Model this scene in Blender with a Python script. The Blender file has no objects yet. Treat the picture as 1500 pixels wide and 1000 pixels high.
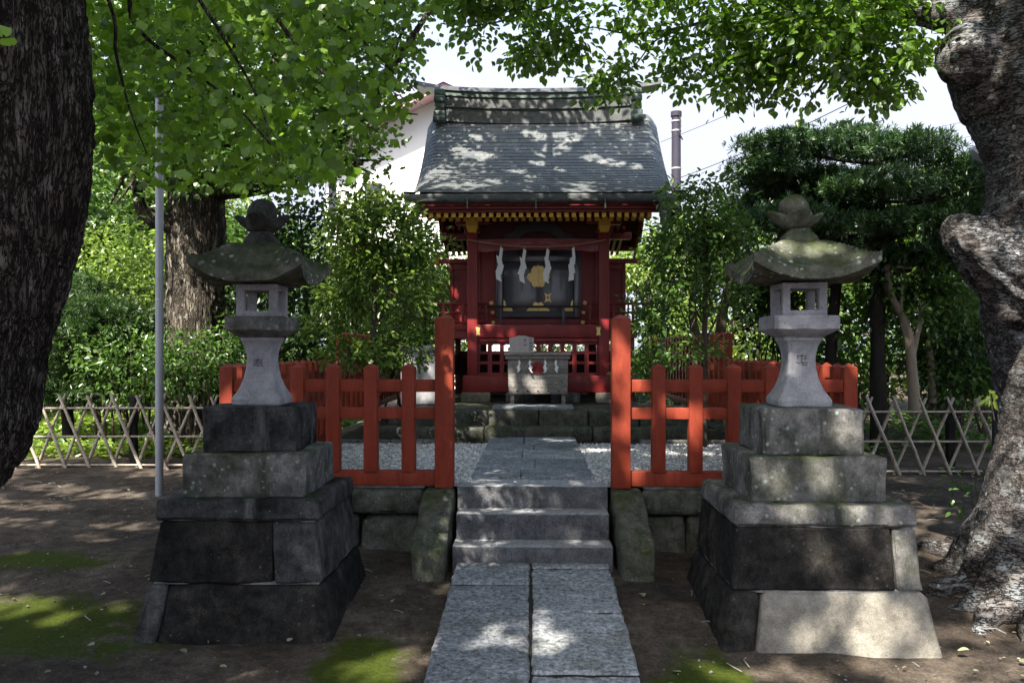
import bpy, math, random
import numpy as np
from math import sin, cos, pi, radians as R
SC = bpy.context.scene
COL = SC.collection
random.seed(7)
RNG = np.random.default_rng(11)

# ------------------------------------------------------------------ camera, sky, sun, exposure
H = 1.613; FPX = 1250.0; YAW = math.atan(30 / 1250)
cd = bpy.data.cameras.new('camera'); cam = bpy.data.objects.new('camera', cd); COL.objects.link(cam)
cd.sensor_width = 36; cd.lens = 36 * FPX / 1500; cd.shift_y = 13 / 1500
cd.clip_start = .05; cd.clip_end = 500
cam.location = (0, 0, H); cam.rotation_euler = (R(90), 0, YAW); SC.camera = cam
SUN_EL, SUN_AZ = R(50), R(22)            # azimuth: to the left of straight behind the camera
TO_SUN = np.array([-sin(SUN_AZ) * cos(SUN_EL), -cos(SUN_AZ) * cos(SUN_EL), sin(SUN_EL)])
w = bpy.data.worlds.new('World'); SC.world = w; w.use_nodes = True
nt = w.node_tree; bg = nt.nodes['Background']
sky = nt.nodes.new('ShaderNodeTexSky'); sky.sky_type = 'NISHITA'; sky.sun_disc = False
sky.sun_elevation = SUN_EL; sky.sun_rotation = math.atan2(TO_SUN[0], TO_SUN[1])
sky.air_density = 1.0; sky.dust_density = 2.5; sky.ozone_density = 1.0
bg.inputs[1].default_value = .15
tcw = nt.nodes.new('ShaderNodeTexCoord'); sxw = nt.nodes.new('ShaderNodeSeparateXYZ'); nt.links.new(tcw.outputs['Generated'], sxw.inputs[0])
rw = nt.nodes.new('ShaderNodeValToRGB'); nt.links.new(sxw.outputs[2], rw.inputs[0])      # bright white haze low in the sky, blue overhead
rw.color_ramp.elements[0].position = .3; rw.color_ramp.elements[0].color = (1, 1, 1, 1); rw.color_ramp.elements[1].position = .55; rw.color_ramp.elements[1].color = (.12, .12, .12, 1)
mw = nt.nodes.new('ShaderNodeMix'); mw.data_type = 'RGBA'; nt.links.new(rw.outputs[0], mw.inputs[0]); nt.links.new(sky.outputs[0], mw.inputs[6]); mw.inputs[7].default_value = (1.95, 2.1, 2.5, 1)
nt.links.new(mw.outputs[2], bg.inputs[0])
sl = bpy.data.lights.new('sun', 'SUN'); so = bpy.data.objects.new('sun', sl); COL.objects.link(so)
sl.energy = 5.0; sl.angle = R(.55); sl.color = (1, .93, .82)
import mathutils
so.rotation_euler = mathutils.Vector(TO_SUN.tolist()).to_track_quat('Z', 'Y').to_euler()
so.location = (-10, -25, 30)
vs = SC.view_settings; vs.view_transform = 'Standard'; vs.look = 'None'; vs.gamma = 1; vs.exposure = 1.75
SC.cycles.max_bounces = 8; SC.cycles.diffuse_bounces = 4; SC.cycles.glossy_bounces = 3
SC.cycles.transmission_bounces = 4; SC.cycles.caustics_reflective = False; SC.cycles.caustics_refractive = False

def P(px, py, Y):
    """world point on the plane y=Y that the photograph (1500x1000) shows at pixel px,py"""
    u = (px - 750) / FPX
    dx = -sin(YAW) + cos(YAW) * u; dy = cos(YAW) + sin(YAW) * u
    t = Y / dy
    return (dx * t, Y, H + t * (513 - py) / FPX)
def PX(px, Y): return P(px, 513, Y)[0]
def PZ(py, Y, px=780): return P(px, py, Y)[2]

# ------------------------------------------------------------------ noise
def _h(i, j, k, s):
    n = (i * 374761393 + j * 668265263 + k * 1274126177 + s * 974711).astype(np.uint32)
    n = (n ^ (n >> np.uint32(13))) * np.uint32(1274126177)
    n = n ^ (n >> np.uint32(16))
    return n.astype(np.float64) / 2147483647.5 - 1
def vn(p, s=0):
    p = np.asarray(p, float); i = np.floor(p).astype(np.int64); f = p - i; f = f * f * (3 - 2 * f)
    r = 0
    for a in (0, 1):
        for b in (0, 1):
            for c in (0, 1):
                wgt = (f[:, 0] if a else 1 - f[:, 0]) * (f[:, 1] if b else 1 - f[:, 1]) * (f[:, 2] if c else 1 - f[:, 2])
                r = r + wgt * _h(i[:, 0] + a, i[:, 1] + b, i[:, 2] + c, s)
    return r
def fbm(p, o=3, s=0):
    p = np.asarray(p, float); r = 0; a = 1
    for k in range(o): r = r + a * vn(p * 2 ** k + k * 17.3, s + k); a *= .5
    return r

# ------------------------------------------------------------------ materials
MATS = {}
def mat(name, stops, scale=3., detail=6., rough=.8, bump=.25, bscale=40., stretch=(1, 1, 1), spec=.3, speck=.25,
        moss_or_toplight=None, spots=None, dark=None, streak=None, cracks=None, metal=0., coat=0., bdist=.01, bdetail=8., mottle=0., isl=0.):
    m = bpy.data.materials.new(name); m.use_nodes = True; n = m.node_tree.nodes; L = m.node_tree.links
    b = n['Principled BSDF']; b.inputs['Roughness'].default_value = rough; b.inputs['Specular IOR Level'].default_value = spec
    b.inputs['Metallic'].default_value = metal; b.inputs['Coat Weight'].default_value = coat; b.inputs['Coat Roughness'].default_value = .12
    tc = n.new('ShaderNodeTexCoord'); mp = n.new('ShaderNodeMapping'); L.new(tc.outputs['Object'], mp.inputs[0]); mp.inputs['Scale'].default_value = stretch
    def noise(sc, de=6., off=0., src=None):
        x = n.new('ShaderNodeTexNoise'); x.inputs['Scale'].default_value = sc; x.inputs['Detail'].default_value = de; x.inputs['Roughness'].default_value = .7
        v = n.new('ShaderNodeVectorMath'); v.operation = 'ADD'; v.inputs[1].default_value = (off, off * .7, -off)
        L.new((src or mp.outputs[0]), v.inputs[0]); L.new(v.outputs[0], x.inputs['Vector']); return x.outputs['Fac']
    def ramp(fac, st):
        r = n.new('ShaderNodeValToRGB'); L.new(fac, r.inputs[0]); e = r.color_ramp.elements
        while len(e) < len(st): e.new(.5)
        for k, (p, c) in enumerate(st): e[k].position = p; e[k].color = (*c, 1) if len(c) == 3 else c
        return r.outputs[0]
    def mixc(f, a, c, mode='MIX'):
        x = n.new('ShaderNodeMix'); x.data_type = 'RGBA'; x.blend_type = mode
        if isinstance(f, float): x.inputs['Factor'].default_value = f
        else: L.new(f, x.inputs['Factor'])
        for s_, i in ((a, 6), (c, 7)):
            if isinstance(s_, tuple): x.inputs[i].default_value = (*s_, 1)
            else: L.new(s_, x.inputs[i])
        return x.outputs[2]
    def mul(a, c):
        x = n.new('ShaderNodeMath'); x.operation = 'MULTIPLY'; x.use_clamp = True
        for s_, i in ((a, 0), (c, 1)):
            if isinstance(s_, float): x.inputs[i].default_value = s_
            else: L.new(s_, x.inputs[i])
        return x.outputs[0]
    k = len(stops)
    if len(stops[0]) == 3: stops = [(.3 + .4 * i / max(1, k - 1), c) for i, c in enumerate(stops)]
    col = ramp(noise(scale, detail), stops) if k > 1 else None
    if col is None: col = mixc(0., stops[0][1], stops[0][1])
    if dark:                                       # (colour, scale, lo, hi): stains and algae with a shape of their own
        f = ramp(noise(dark[1], 7., 5.), [(dark[2], (0, 0, 0)), (dark[3], (1, 1, 1))]); col = mixc(f, col, dark[0])
    if isl:                                        # every slab or stone of the mesh has its own tone
        gi = n.new('ShaderNodeNewGeometry'); col = mixc(1., col, ramp(gi.outputs['Random Per Island'], [(0., (1 - isl,) * 3), (.5, (1., 1., 1.)), (1., (1 + isl, 1 + isl, 1 + isl * .8))]), 'MULTIPLY')
    if mottle: col = mixc(1., col, ramp(noise(11., 7., 31., tc.outputs['Object']), [(.34, (1 - mottle,) * 3), (.5, (1., 1., 1.)), (.68, (1 + mottle,) * 3)]), 'MULTIPLY')
    if streak:                                     # (colour, scale, lo, hi): stains that ran down the face
        mp3 = n.new('ShaderNodeMapping'); mp3.inputs['Scale'].default_value = (1, 1, .16); L.new(tc.outputs['Object'], mp3.inputs[0])
        f = ramp(noise(streak[1], 7., 21., mp3.outputs[0]), [(streak[2], (0, 0, 0)), (streak[3], (1, 1, 1))]); col = mixc(f, col, streak[0])
    if speck:
        sp = ramp(noise(bscale * 2.2, 3., 9., tc.outputs['Object']), [(.3, (1 - speck,) * 3), (.7, (1 + speck,) * 3)]); col = mixc(1., col, sp, 'MULTIPLY')
    if spots:                                      # (colour, scale, size)
        v = n.new('ShaderNodeTexVoronoi'); v.inputs['Scale'].default_value = spots[1]; L.new(tc.outputs['Object'], v.inputs['Vector'])
        d = n.new('ShaderNodeMath'); d.operation = 'ADD'; L.new(v.outputs['Distance'], d.inputs[0])
        q = mul(noise(spots[1] * 2.5, 4., 2., tc.outputs['Object']), .45); L.new(q, d.inputs[1])
        f = ramp(d.outputs[0], [(spots[2] + .16, (1, 1, 1)), (spots[2] + .24, (0, 0, 0))])
        f = mul(f, ramp(noise(spots[1] * .22, 3., 3., tc.outputs['Object']), [(.45, (0, 0, 0)), (.6, (1, 1, 1))])); col = mixc(f, col, spots[0])
    if moss_or_toplight:                                       # (colour, amount, up_bias)
        g = n.new('ShaderNodeNewGeometry'); sx = n.new('ShaderNodeSeparateXYZ'); L.new(g.outputs['Normal'], sx.inputs[0])
        up = ramp(sx.outputs[2], [(.2, (moss_or_toplight[2],) * 3), (.85, (1, 1, 1))])
        f = mul(ramp(noise(moss_or_toplight[3] if len(moss_or_toplight) > 3 else 3., 8., 7., tc.outputs['Object']), [(.62 - moss_or_toplight[1] * .3, (0, 0, 0)), (.82 - moss_or_toplight[1] * .3, (1, 1, 1))]), up)
        mcol = ramp(noise(28., 4., 1., tc.outputs['Object']), [(.3, tuple(c * .55 for c in moss_or_toplight[0])), (.7, tuple(c * 1.3 for c in moss_or_toplight[0]))])
        col = mixc(f, col, mcol)
    crk = None
    if cracks:                                     # (scale, vertical stretch, width, colour): furrows between bark plates
        mp2 = n.new('ShaderNodeMapping'); mp2.inputs['Scale'].default_value = (1, 1, cracks[1]); L.new(tc.outputs['Object'], mp2.inputs[0])
        def ridge(sc, off):
            a_ = n.new('ShaderNodeMath'); a_.operation = 'SUBTRACT'; L.new(noise(sc, 3., off, mp2.outputs[0]), a_.inputs[0]); a_.inputs[1].default_value = .5
            c_ = n.new('ShaderNodeMath'); c_.operation = 'ABSOLUTE'; L.new(a_.outputs[0], c_.inputs[0]); return c_.outputs[0]
        mn = n.new('ShaderNodeMath'); mn.operation = 'MINIMUM'; L.new(ridge(cracks[0], 3.), mn.inputs[0]); L.new(ridge(cracks[0] * 1.7, 11.), mn.inputs[1])
        crk = ramp(mn.outputs[0], [(0., (0, 0, 0)), (cracks[2], (1, 1, 1))]); col = mixc(crk, cracks[3], col)
    L.new(col, b.inputs['Base Color'])
    if bump:
        bp = n.new('ShaderNodeBump'); bp.inputs['Strength'].default_value = bump; bp.inputs['Distance'].default_value = bdist
        hsrc = noise(bscale, bdetail, 4.)
        if crk is not None:
            ad = n.new('ShaderNodeMath'); ad.operation = 'MULTIPLY_ADD'; L.new(hsrc, ad.inputs[0]); ad.inputs[1].default_value = .45; L.new(crk, ad.inputs[2]); hsrc = ad.outputs[0]
        L.new(hsrc, bp.inputs['Height']); L.new(bp.outputs[0], b.inputs['Normal'])
    MATS[name] = m; return m
def leaf_mat(name, dark, light, trans, tw=.42, gloss=.07, rough=.4):
    m = bpy.data.materials.new(name); m.use_nodes = True; n = m.node_tree.nodes; L = m.node_tree.links; n.clear()
    o = n.new('ShaderNodeOutputMaterial'); g = n.new('ShaderNodeNewGeometry')
    r = n.new('ShaderNodeValToRGB'); L.new(g.outputs['Random Per Island'], r.inputs[0])
    r.color_ramp.elements[0].color = (*dark, 1); r.color_ramp.elements[1].color = (*light, 1)
    e = r.color_ramp.elements.new(.93); e.color = (*[.5 * (a + c) for a, c in zip(light, trans)], 1)
    d = n.new('ShaderNodeBsdfDiffuse'); L.new(r.outputs[0], d.inputs[0])
    t = n.new('ShaderNodeBsdfTranslucent')
    mx = n.new('ShaderNodeMix'); mx.data_type = 'RGBA'; L.new(g.outputs['Random Per Island'], mx.inputs[0])
    mx.inputs[6].default_value = (*[c * .65 for c in trans], 1); mx.inputs[7].default_value = (*[min(1, c * 1.25) for c in trans], 1); L.new(mx.outputs[2], t.inputs[0])
    a = n.new('ShaderNodeMixShader'); a.inputs[0].default_value = tw; L.new(d.outputs[0], a.inputs[1]); L.new(t.outputs[0], a.inputs[2])
    gl = n.new('ShaderNodeBsdfGlossy'); gl.inputs['Roughness'].default_value = rough
    c = n.new('ShaderNodeMixShader'); c.inputs[0].default_value = gloss; L.new(a.outputs[0], c.inputs[1]); L.new(gl.outputs[0], c.inputs[2]); L.new(c.outputs[0], o.inputs[0])
    MATS[name] = m; return m

MOSS = (.045, .062, .018)
mat('stone_dark', [(.03, .03, .031), (.055, .054, .054), (.095, .092, .088)], 3.5, rough=.9, spec=.08, bump=.55, bscale=55, speck=.35, dark=((.012, .013, .012), 2.2, .45, .62), moss_or_toplight=(MOSS, .32, .14), spots=((.15, .165, .15), 21, .13), streak=((.115, .115, .11), 5, .56, .72), bdist=.016, mottle=0.55)
mat('stone_black', [(.01, .01, .01), (.018, .017, .016), (.035, .032, .028)], 2.5, rough=.85, spec=.08, bump=.6, bscale=55, speck=.5, spots=((.07, .075, .066), 18, .14), dark=((.075, .066, .05), 1.6, .56, .74), moss_or_toplight=(MOSS, .15, .12), bdist=.014, mottle=.6)
mat('stone_mid', [(.085, .083, .08), (.135, .13, .126), (.2, .19, .18)], 4, rough=.9, spec=.08, bump=.5, bscale=60, speck=.35, dark=((.05, .052, .048), 3, .5, .66), moss_or_toplight=((.05, .062, .024), .6, .35), spots=((.26, .31, .275), 19, .24), streak=((.035, .038, .035), 5, .52, .68), bdist=.012, mottle=0.5)
mat('stone_pale', [(.19, .19, .205), (.255, .255, .27), (.32, .315, .325)], 5, rough=.85, spec=.08, bump=.45, bscale=90, speck=.3, spots=((.1, .1, .1), 40, .2), moss_or_toplight=((.09, .11, .07), .2, .15), bdist=.006, mottle=0.22)
mat('stone_roof', [(.06, .064, .052), (.1, .1, .085), (.15, .145, .125)], 5, rough=.92, spec=.08, bump=.6, bscale=60, speck=.3, moss_or_toplight=((.045, .06, .02), .85, .35), spots=((.42, .49, .44), 19, .27), bdist=.012, mottle=0.5)
mat('stone_sun', [(.15, .14, .118), (.2, .187, .158), (.25, .23, .195)], 3.5, rough=.9, spec=.08, bump=.5, bscale=60, speck=.3, dark=((.11, .1, .085), 2.5, .52, .66), moss_or_toplight=(MOSS, .25, .15), streak=((.1, .095, .08), 4, .56, .7), bdist=.012, mottle=0.3)
mat('stone_moss', [(.045, .047, .038), (.08, .08, .068), (.12, .116, .104)], 4, rough=.95, spec=.08, bump=.6, bscale=45, speck=.35, moss_or_toplight=((.045, .055, .02), .6, .55, 5.), streak=((.02, .022, .018), 5, .54, .7), spots=((.17, .21, .18), 24, .2), bdist=.016, mottle=0.5)
mat('stone_step', [(.06, .06, .066), (.088, .09, .096), (.13, .131, .135)], 5, rough=.85, spec=.08, bump=.8, bscale=45, speck=.5, dark=((.07, .07, .065), 3, .55, .7), bdist=.008, mottle=0.35, moss_or_toplight=((.27, .275, .285), 1.25, .0, 9.))  # treads painted paler than the dark risers, in place of light from above
mat('stone_path', [(.14, .15, .165), (.19, .2, .217), (.25, .257, .27)], 3, rough=.8, spec=.08, bump=1., bscale=17, speck=.7, dark=((.13, .135, .13), 2.3, .5, .68), bdist=.02, bdetail=4., mottle=0.25, isl=.2)
mat('mortar', [(.1, .1, .098), (.24, .24, .23), (.42, .41, .39)], 7, rough=.9, spec=.08)
mat('gravel', [(.26, .26, .26), (.4, .4, .39), (.55, .54, .52)], 40, rough=.9, spec=.08, bump=.9, bscale=70, bdist=.02)
mat('soil_bed', [(.02, .018, .014), (.045, .038, .03)], 8, rough=1, spec=.08, bump=.8, bscale=40, bdist=.03, moss_or_toplight=((.03, .05, .012), .3, .3))
mat('vermilion', [(.165, .026, .013), (.205, .034, .017), (.25, .045, .024)], 2.2, stretch=(3, 3, .5), rough=.55, bump=.15, bscale=50, speck=.14, dark=((.11, .018, .01), 5, .56, .74), streak=((.12, .018, .01), 10, .56, .74), spec=.16, mottle=0.1)
mat('crimson', [(.15, .012, .013), (.19, .017, .018), (.23, .024, .025)], 2.5, stretch=(2, 2, .6), rough=.42, bump=.1, bscale=40, speck=.08, spec=.4)
mat('crimson_beam', [(.16, .02, .022), (.2, .03, .035), (.3, .12, .14)], 5, stretch=(.6, 2, 2), rough=.4, bump=.15, bscale=40, speck=.12)
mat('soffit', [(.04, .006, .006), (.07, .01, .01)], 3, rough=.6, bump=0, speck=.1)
mat('black_lacquer', [(.05, .052, .068), (.08, .083, .105)], 4, rough=.3, bump=.06, bscale=14, speck=.1, spec=.5, coat=.6)
mat('lacquer_grey', [(.06, .06, .075), (.09, .09, .11)], 4, rough=.35, bump=.05, bscale=20)
mat('gold', [(.68, .48, .15), (.85, .64, .27)], 20, rough=.32, bump=.3, bscale=120, metal=.3, bdist=.004)
mat('ochre', [(.66, .4, .06), (.78, .5, .1)], 8, rough=.55, bump=.1, speck=.15)
mat('copper_roof', [(.1, .11, .112), (.135, .145, .147), (.18, .185, .182)], 2.2, rough=.5, bump=.3, bscale=20, speck=.2, dark=((.075, .085, .085), 3, .52, .66), spec=.5)
mat('copper_dark', [(.03, .034, .038), (.055, .06, .062), (.08, .085, .085)], 5, stretch=(1, 1, 3), rough=.45, bump=.2, bscale=25, dark=((.12, .16, .14), 5, .6, .75), spec=.5, mottle=0.4)
mat('verdigris', [(.04, .05, .046), (.075, .1, .09), (.13, .175, .155)], 6, stretch=(1, 1, .4), rough=.55, bump=.2, bscale=30)
mat('grey_wood', [(.14, .13, .12), (.24, .225, .21), (.31, .295, .275)], 3, stretch=(.8, 6, 14), rough=.8, spec=.08, bump=.5, bscale=12, speck=.2, bdist=.008, mottle=0.25)
mat('plaque_wood', [(.36, .33, .33), (.45, .42, .42)], 3, stretch=(14, 6, .8), rough=.75, bump=.2, bscale=12, speck=.1)
mat('ink', [(.03, .035, .06), (.05, .055, .09)], 8, bump=0, speck=0)
mat('crest_red', [(.2, .02, .025), (.28, .04, .04)], 14, rough=.6, bump=.2)
mat('paper', [(.78, .79, .82), (.84, .85, .87)], 6, rough=.8, bump=.1, speck=.04)
mat('straw', [(.3, .22, .11), (.45, .34, .18)], 30, rough=.9, bump=.5)
mat('bamboo', [(.22, .185, .145), (.36, .31, .255), (.46, .41, .355)], 5, stretch=(3, 3, 1), rough=.6, spec=.08, bump=.2, bscale=25, speck=.2, dark=((.1, .09, .07), 6, .58, .72))
mat('black_post', [(.012, .012, .013), (.03, .028, .026)], 5, rough=.8, spec=.08, bump=.4)
mat('steel', [(.3, .32, .35), (.36, .38, .42)], 5, rough=.42, bump=.05, speck=.06, metal=.35)
mat('dark_metal', [(.02, .02, .022), (.035, .035, .04)], 5, rough=.5, bump=.05)
mat('sticker', [(.6, .6, .6), (.7, .7, .7)], 5, bump=0, speck=0)
mat('bark_furrow', [(.036, .031, .027), (.068, .058, .051), (.13, .12, .112)], 12, stretch=(1, 1, .35), rough=.95, spec=.08, bump=1., bscale=34, speck=.4, bdist=.035, dark=((.03, .02, .013), 5, .55, .7), cracks=(24, .15, .045, (.016, .013, .011)), mottle=0.4)
mat('bark_grey', [(.065, .058, .054), (.11, .1, .095), (.165, .155, .15)], 9, stretch=(1, 1, 3.2), rough=.92, spec=.08, bump=1., bscale=30, speck=.4, spots=((.42, .45, .46), 15, .24), dark=((.03, .026, .024), 5, .56, .66), cracks=(5, 3.4, .03, (.03, .026, .024)), moss_or_toplight=((.27, .3, .32), .46, .9, 4.5), bdist=.03, mottle=0.5)
mat('bark_brown', [(.085, .074, .06), (.15, .132, .108), (.23, .205, .17)], 6, stretch=(1, 1, .22), rough=.95, spec=.08, bump=1., bscale=22, speck=.3, bdist=.03, cracks=(9, .16, .07, (.03, .025, .02)))
mat('bark_dark', [(.018, .015, .013), (.04, .034, .03)], 8, stretch=(1, 1, .4), rough=.95, spec=.08, bump=.6)
mat('bark_pale', [(.16, .125, .09), (.3, .25, .19)], 6, stretch=(1, 1, .4), rough=.9, spec=.08, bump=.5)
mat('twig', [(.05, .04, .03), (.1, .08, .06)], 8, rough=.9, spec=.08, bump=.3)
mat('house_white', [(.76, .75, .72), (.8, .79, .77)], 2, rough=.85, bump=.1, speck=.03)
mat('house_cream', [(.6, .5, .38), (.66, .56, .43)], 2, rough=.85, bump=.1, speck=.03)
mat('house_trim', [(.3, .28, .42), (.36, .34, .48)], 4, rough=.5, bump=0, speck=.03)
mat('house_soffit', [(.5, .3, .34), (.56, .36, .4)], 4, rough=.7, bump=0, speck=.03)
mat('house_roof', [(.28, .27, .36), (.34, .33, .42)], 4, rough=.5, bump=.1)
mat('window_dark', [(.03, .03, .04), (.05, .05, .06)], 4, rough=.1, bump=0, spec=.5)
mat('pole_purple', [(.025, .022, .036), (.036, .032, .05)], 4, rough=.7, bump=.1)
mat('lens_grey', [(.4, .43, .47), (.48, .5, .54)], 5, rough=.3, bump=0)
leaf_mat('leaf_ginkgo', (.022, .06, .009), (.095, .18, .024), (.21, .38, .02), .5, .03)
leaf_mat('leaf_ginkgo_far', (.026, .066, .014), (.055, .115, .022), (.12, .24, .025), .45, .05)
leaf_mat('leaf_zelkova', (.04, .085, .012), (.075, .145, .02), (.2, .38, .025), .52, .06)
leaf_mat('leaf_camellia', (.032, .075, .013), (.085, .145, .026), (.19, .3, .035), .35, .045, .35)
leaf_mat('leaf_glossy', (.025, .065, .015), (.065, .125, .028), (.14, .26, .035), .35, .045, .35)
leaf_mat('leaf_yew', (.014, .042, .016), (.04, .09, .028), (.07, .15, .03), .25, .06, .45)
leaf_mat('leaf_dark', (.014, .04, .014), (.035, .045, .022), (.06, .13, .02), .3, .04)
leaf_mat('leaf_bright', (.07, .14, .024), (.17, .25, .045), (.34, .48, .07), .48, .06)
leaf_mat('leaf_dry', (.12, .09, .06), (.3, .27, .2), (.3, .26, .18), .2, .05)

def ground_mat():
    m = mat('soil', [(.04, .031, .024), (.07, .056, .044), (.125, .104, .083)], 1.6, rough=.97, spec=.08, bump=.8, bscale=26, speck=.35, bdist=.03, dark=((.035, .03, .027), .7, .5, .66), mottle=0.4)
    n = m.node_tree.nodes; L = m.node_tree.links; b = n['Principled BSDF']; src = b.inputs['Base Color'].links[0].from_socket
    tc = n.new('ShaderNodeTexCoord'); no = n.new('ShaderNodeTexNoise'); no.inputs['Scale'].default_value = 2.2; no.inputs['Detail'].default_value = 9; no.inputs['Roughness'].default_value = .8
    L.new(tc.outputs['Object'], no.inputs['Vector']); total = None
    for (cx, cy, rx, ry) in ((-3.3, 5.3, 1.6, .9), (-3.9, 6.6, .9, .5), (-.98, 4.7, .42, .85), (.95, 4.4, .5, 1.0), (1.5, 4.3, 1.5, .45), (-1.8, 4.3, .9, .3)):
        mp = n.new('ShaderNodeMapping'); mp.inputs['Location'].default_value = (-cx / rx, -cy / ry, 0); mp.inputs['Scale'].default_value = (1 / rx, 1 / ry, .01); L.new(tc.outputs['Object'], mp.inputs[0])
        g = n.new('ShaderNodeTexGradient'); g.gradient_type = 'SPHERICAL'; L.new(mp.outputs[0], g.inputs[0])
        if total is None: total = g.outputs['Fac']
        else:
            a = n.new('ShaderNodeMath'); a.operation = 'MAXIMUM'; L.new(total, a.inputs[0]); L.new(g.outputs['Fac'], a.inputs[1]); total = a.outputs[0]
    a = n.new('ShaderNodeMath'); a.operation = 'MULTIPLY_ADD'; L.new(total, a.inputs[0]); a.inputs[1].default_value = .42; L.new(no.outputs['Fac'], a.inputs[2])
    r = n.new('ShaderNodeValToRGB'); L.new(a.outputs[0], r.inputs[0]); r.color_ramp.elements[0].position = .63; r.color_ramp.elements[1].position = .75
    n2 = n.new('ShaderNodeTexNoise'); n2.inputs['Scale'].default_value = 40; L.new(tc.outputs['Object'], n2.inputs['Vector'])
    r2 = n.new('ShaderNodeValToRGB'); L.new(n2.outputs['Fac'], r2.inputs[0]); r2.color_ramp.elements[0].color = (.02, .032, .004, 1); r2.color_ramp.elements[1].color = (.058, .074, .011, 1)
    mx = n.new('ShaderNodeMix'); mx.data_type = 'RGBA'; L.new(r.outputs[0], mx.inputs[0]); L.new(src, mx.inputs[6]); L.new(r2.outputs[0], mx.inputs[7]); L.new(mx.outputs[2], b.inputs['Base Color'])
    return m
ground_mat()

def roof_mat():
    m = MATS['copper_roof']; n = m.node_tree.nodes; L = m.node_tree.links; b = n['Principled BSDF']; src = b.inputs['Base Color'].links[0].from_socket
    uv = n.new('ShaderNodeTexCoord'); br = n.new('ShaderNodeTexBrick'); L.new(uv.outputs['UV'], br.inputs['Vector'])
    br.inputs['Scale'].default_value = 1; br.inputs['Brick Width'].default_value = .24; br.inputs['Row Height'].default_value = 1.; br.inputs['Mortar Size'].default_value = .006; br.inputs['Mortar Smooth'].default_value = .3
    br.inputs['Color1'].default_value = (.72, .74, .76, 1); br.inputs['Color2'].default_value = (1.15, 1.13, 1.1, 1); br.inputs['Mortar'].default_value = (.3, .3, .3, 1); br.inputs['Bias'].default_value = -.1
    mx = n.new('ShaderNodeMix'); mx.data_type = 'RGBA'; mx.blend_type = 'MULTIPLY'; mx.inputs[0].default_value = 1
    L.new(src, mx.inputs[6]); L.new(br.outputs['Color'], mx.inputs[7]); L.new(mx.outputs[2], b.inputs['Base Color'])
roof_mat()

# ------------------------------------------------------------------ objects
def wl(o):
    v = np.zeros(3)
    while o is not None: v += np.array(o.location); o = o.parent
    return v
def tag(o, label=None, cat=None, group=None, kind=None):
    if label: o['label'] = label
    if cat: o['category'] = cat
    if group: o['group'] = group
    if kind: o['kind'] = kind
    return o
def thing(name, label, cat, loc=(0, 0, 0), group=None):
    o = bpy.data.objects.new(name, None); COL.objects.link(o); o.location = loc; o.empty_display_size = .2
    return tag(o, label, cat, group)
def np_mesh(name, V, faces, mats, smooth=False, mi=None, uv=None, sharp=None):
    me = bpy.data.meshes.new(name); V = np.ascontiguousarray(V, np.float32)
    me.vertices.add(len(V)); me.vertices.foreach_set('co', V.ravel())
    tot = np.concatenate([np.full(len(f), f.shape[1], np.int32) for f in faces]); idx = np.concatenate([np.asarray(f, np.int32).ravel() for f in faces])
    me.loops.add(len(idx)); me.loops.foreach_set('vertex_index', idx); me.polygons.add(len(tot))
    st = np.zeros(len(tot), np.int32); st[1:] = np.cumsum(tot)[:-1]; me.polygons.foreach_set('loop_start', st)
    for m in mats: me.materials.append(MATS[m])
    if mi is not None: me.polygons.foreach_set('material_index', np.asarray(mi, np.int32))
    if uv is not None:
        l = me.uv_layers.new(name='UVMap'); l.data.foreach_set('uv', np.asarray(uv, np.float32)[idx].ravel())
    me.update(calc_edges=True); me.validate()
    me.polygons.foreach_set('use_smooth', np.full(len(me.polygons), bool(smooth)))
    if smooth and sharp: me.set_sharp_from_angle(angle=R(sharp))
    return me
def link(name, me, parent=None, loc=None):
    o = bpy.data.objects.new(name, me); COL.objects.link(o)
    if parent: o.parent = parent
    if loc is not None: o.location = loc
    return o
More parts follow.
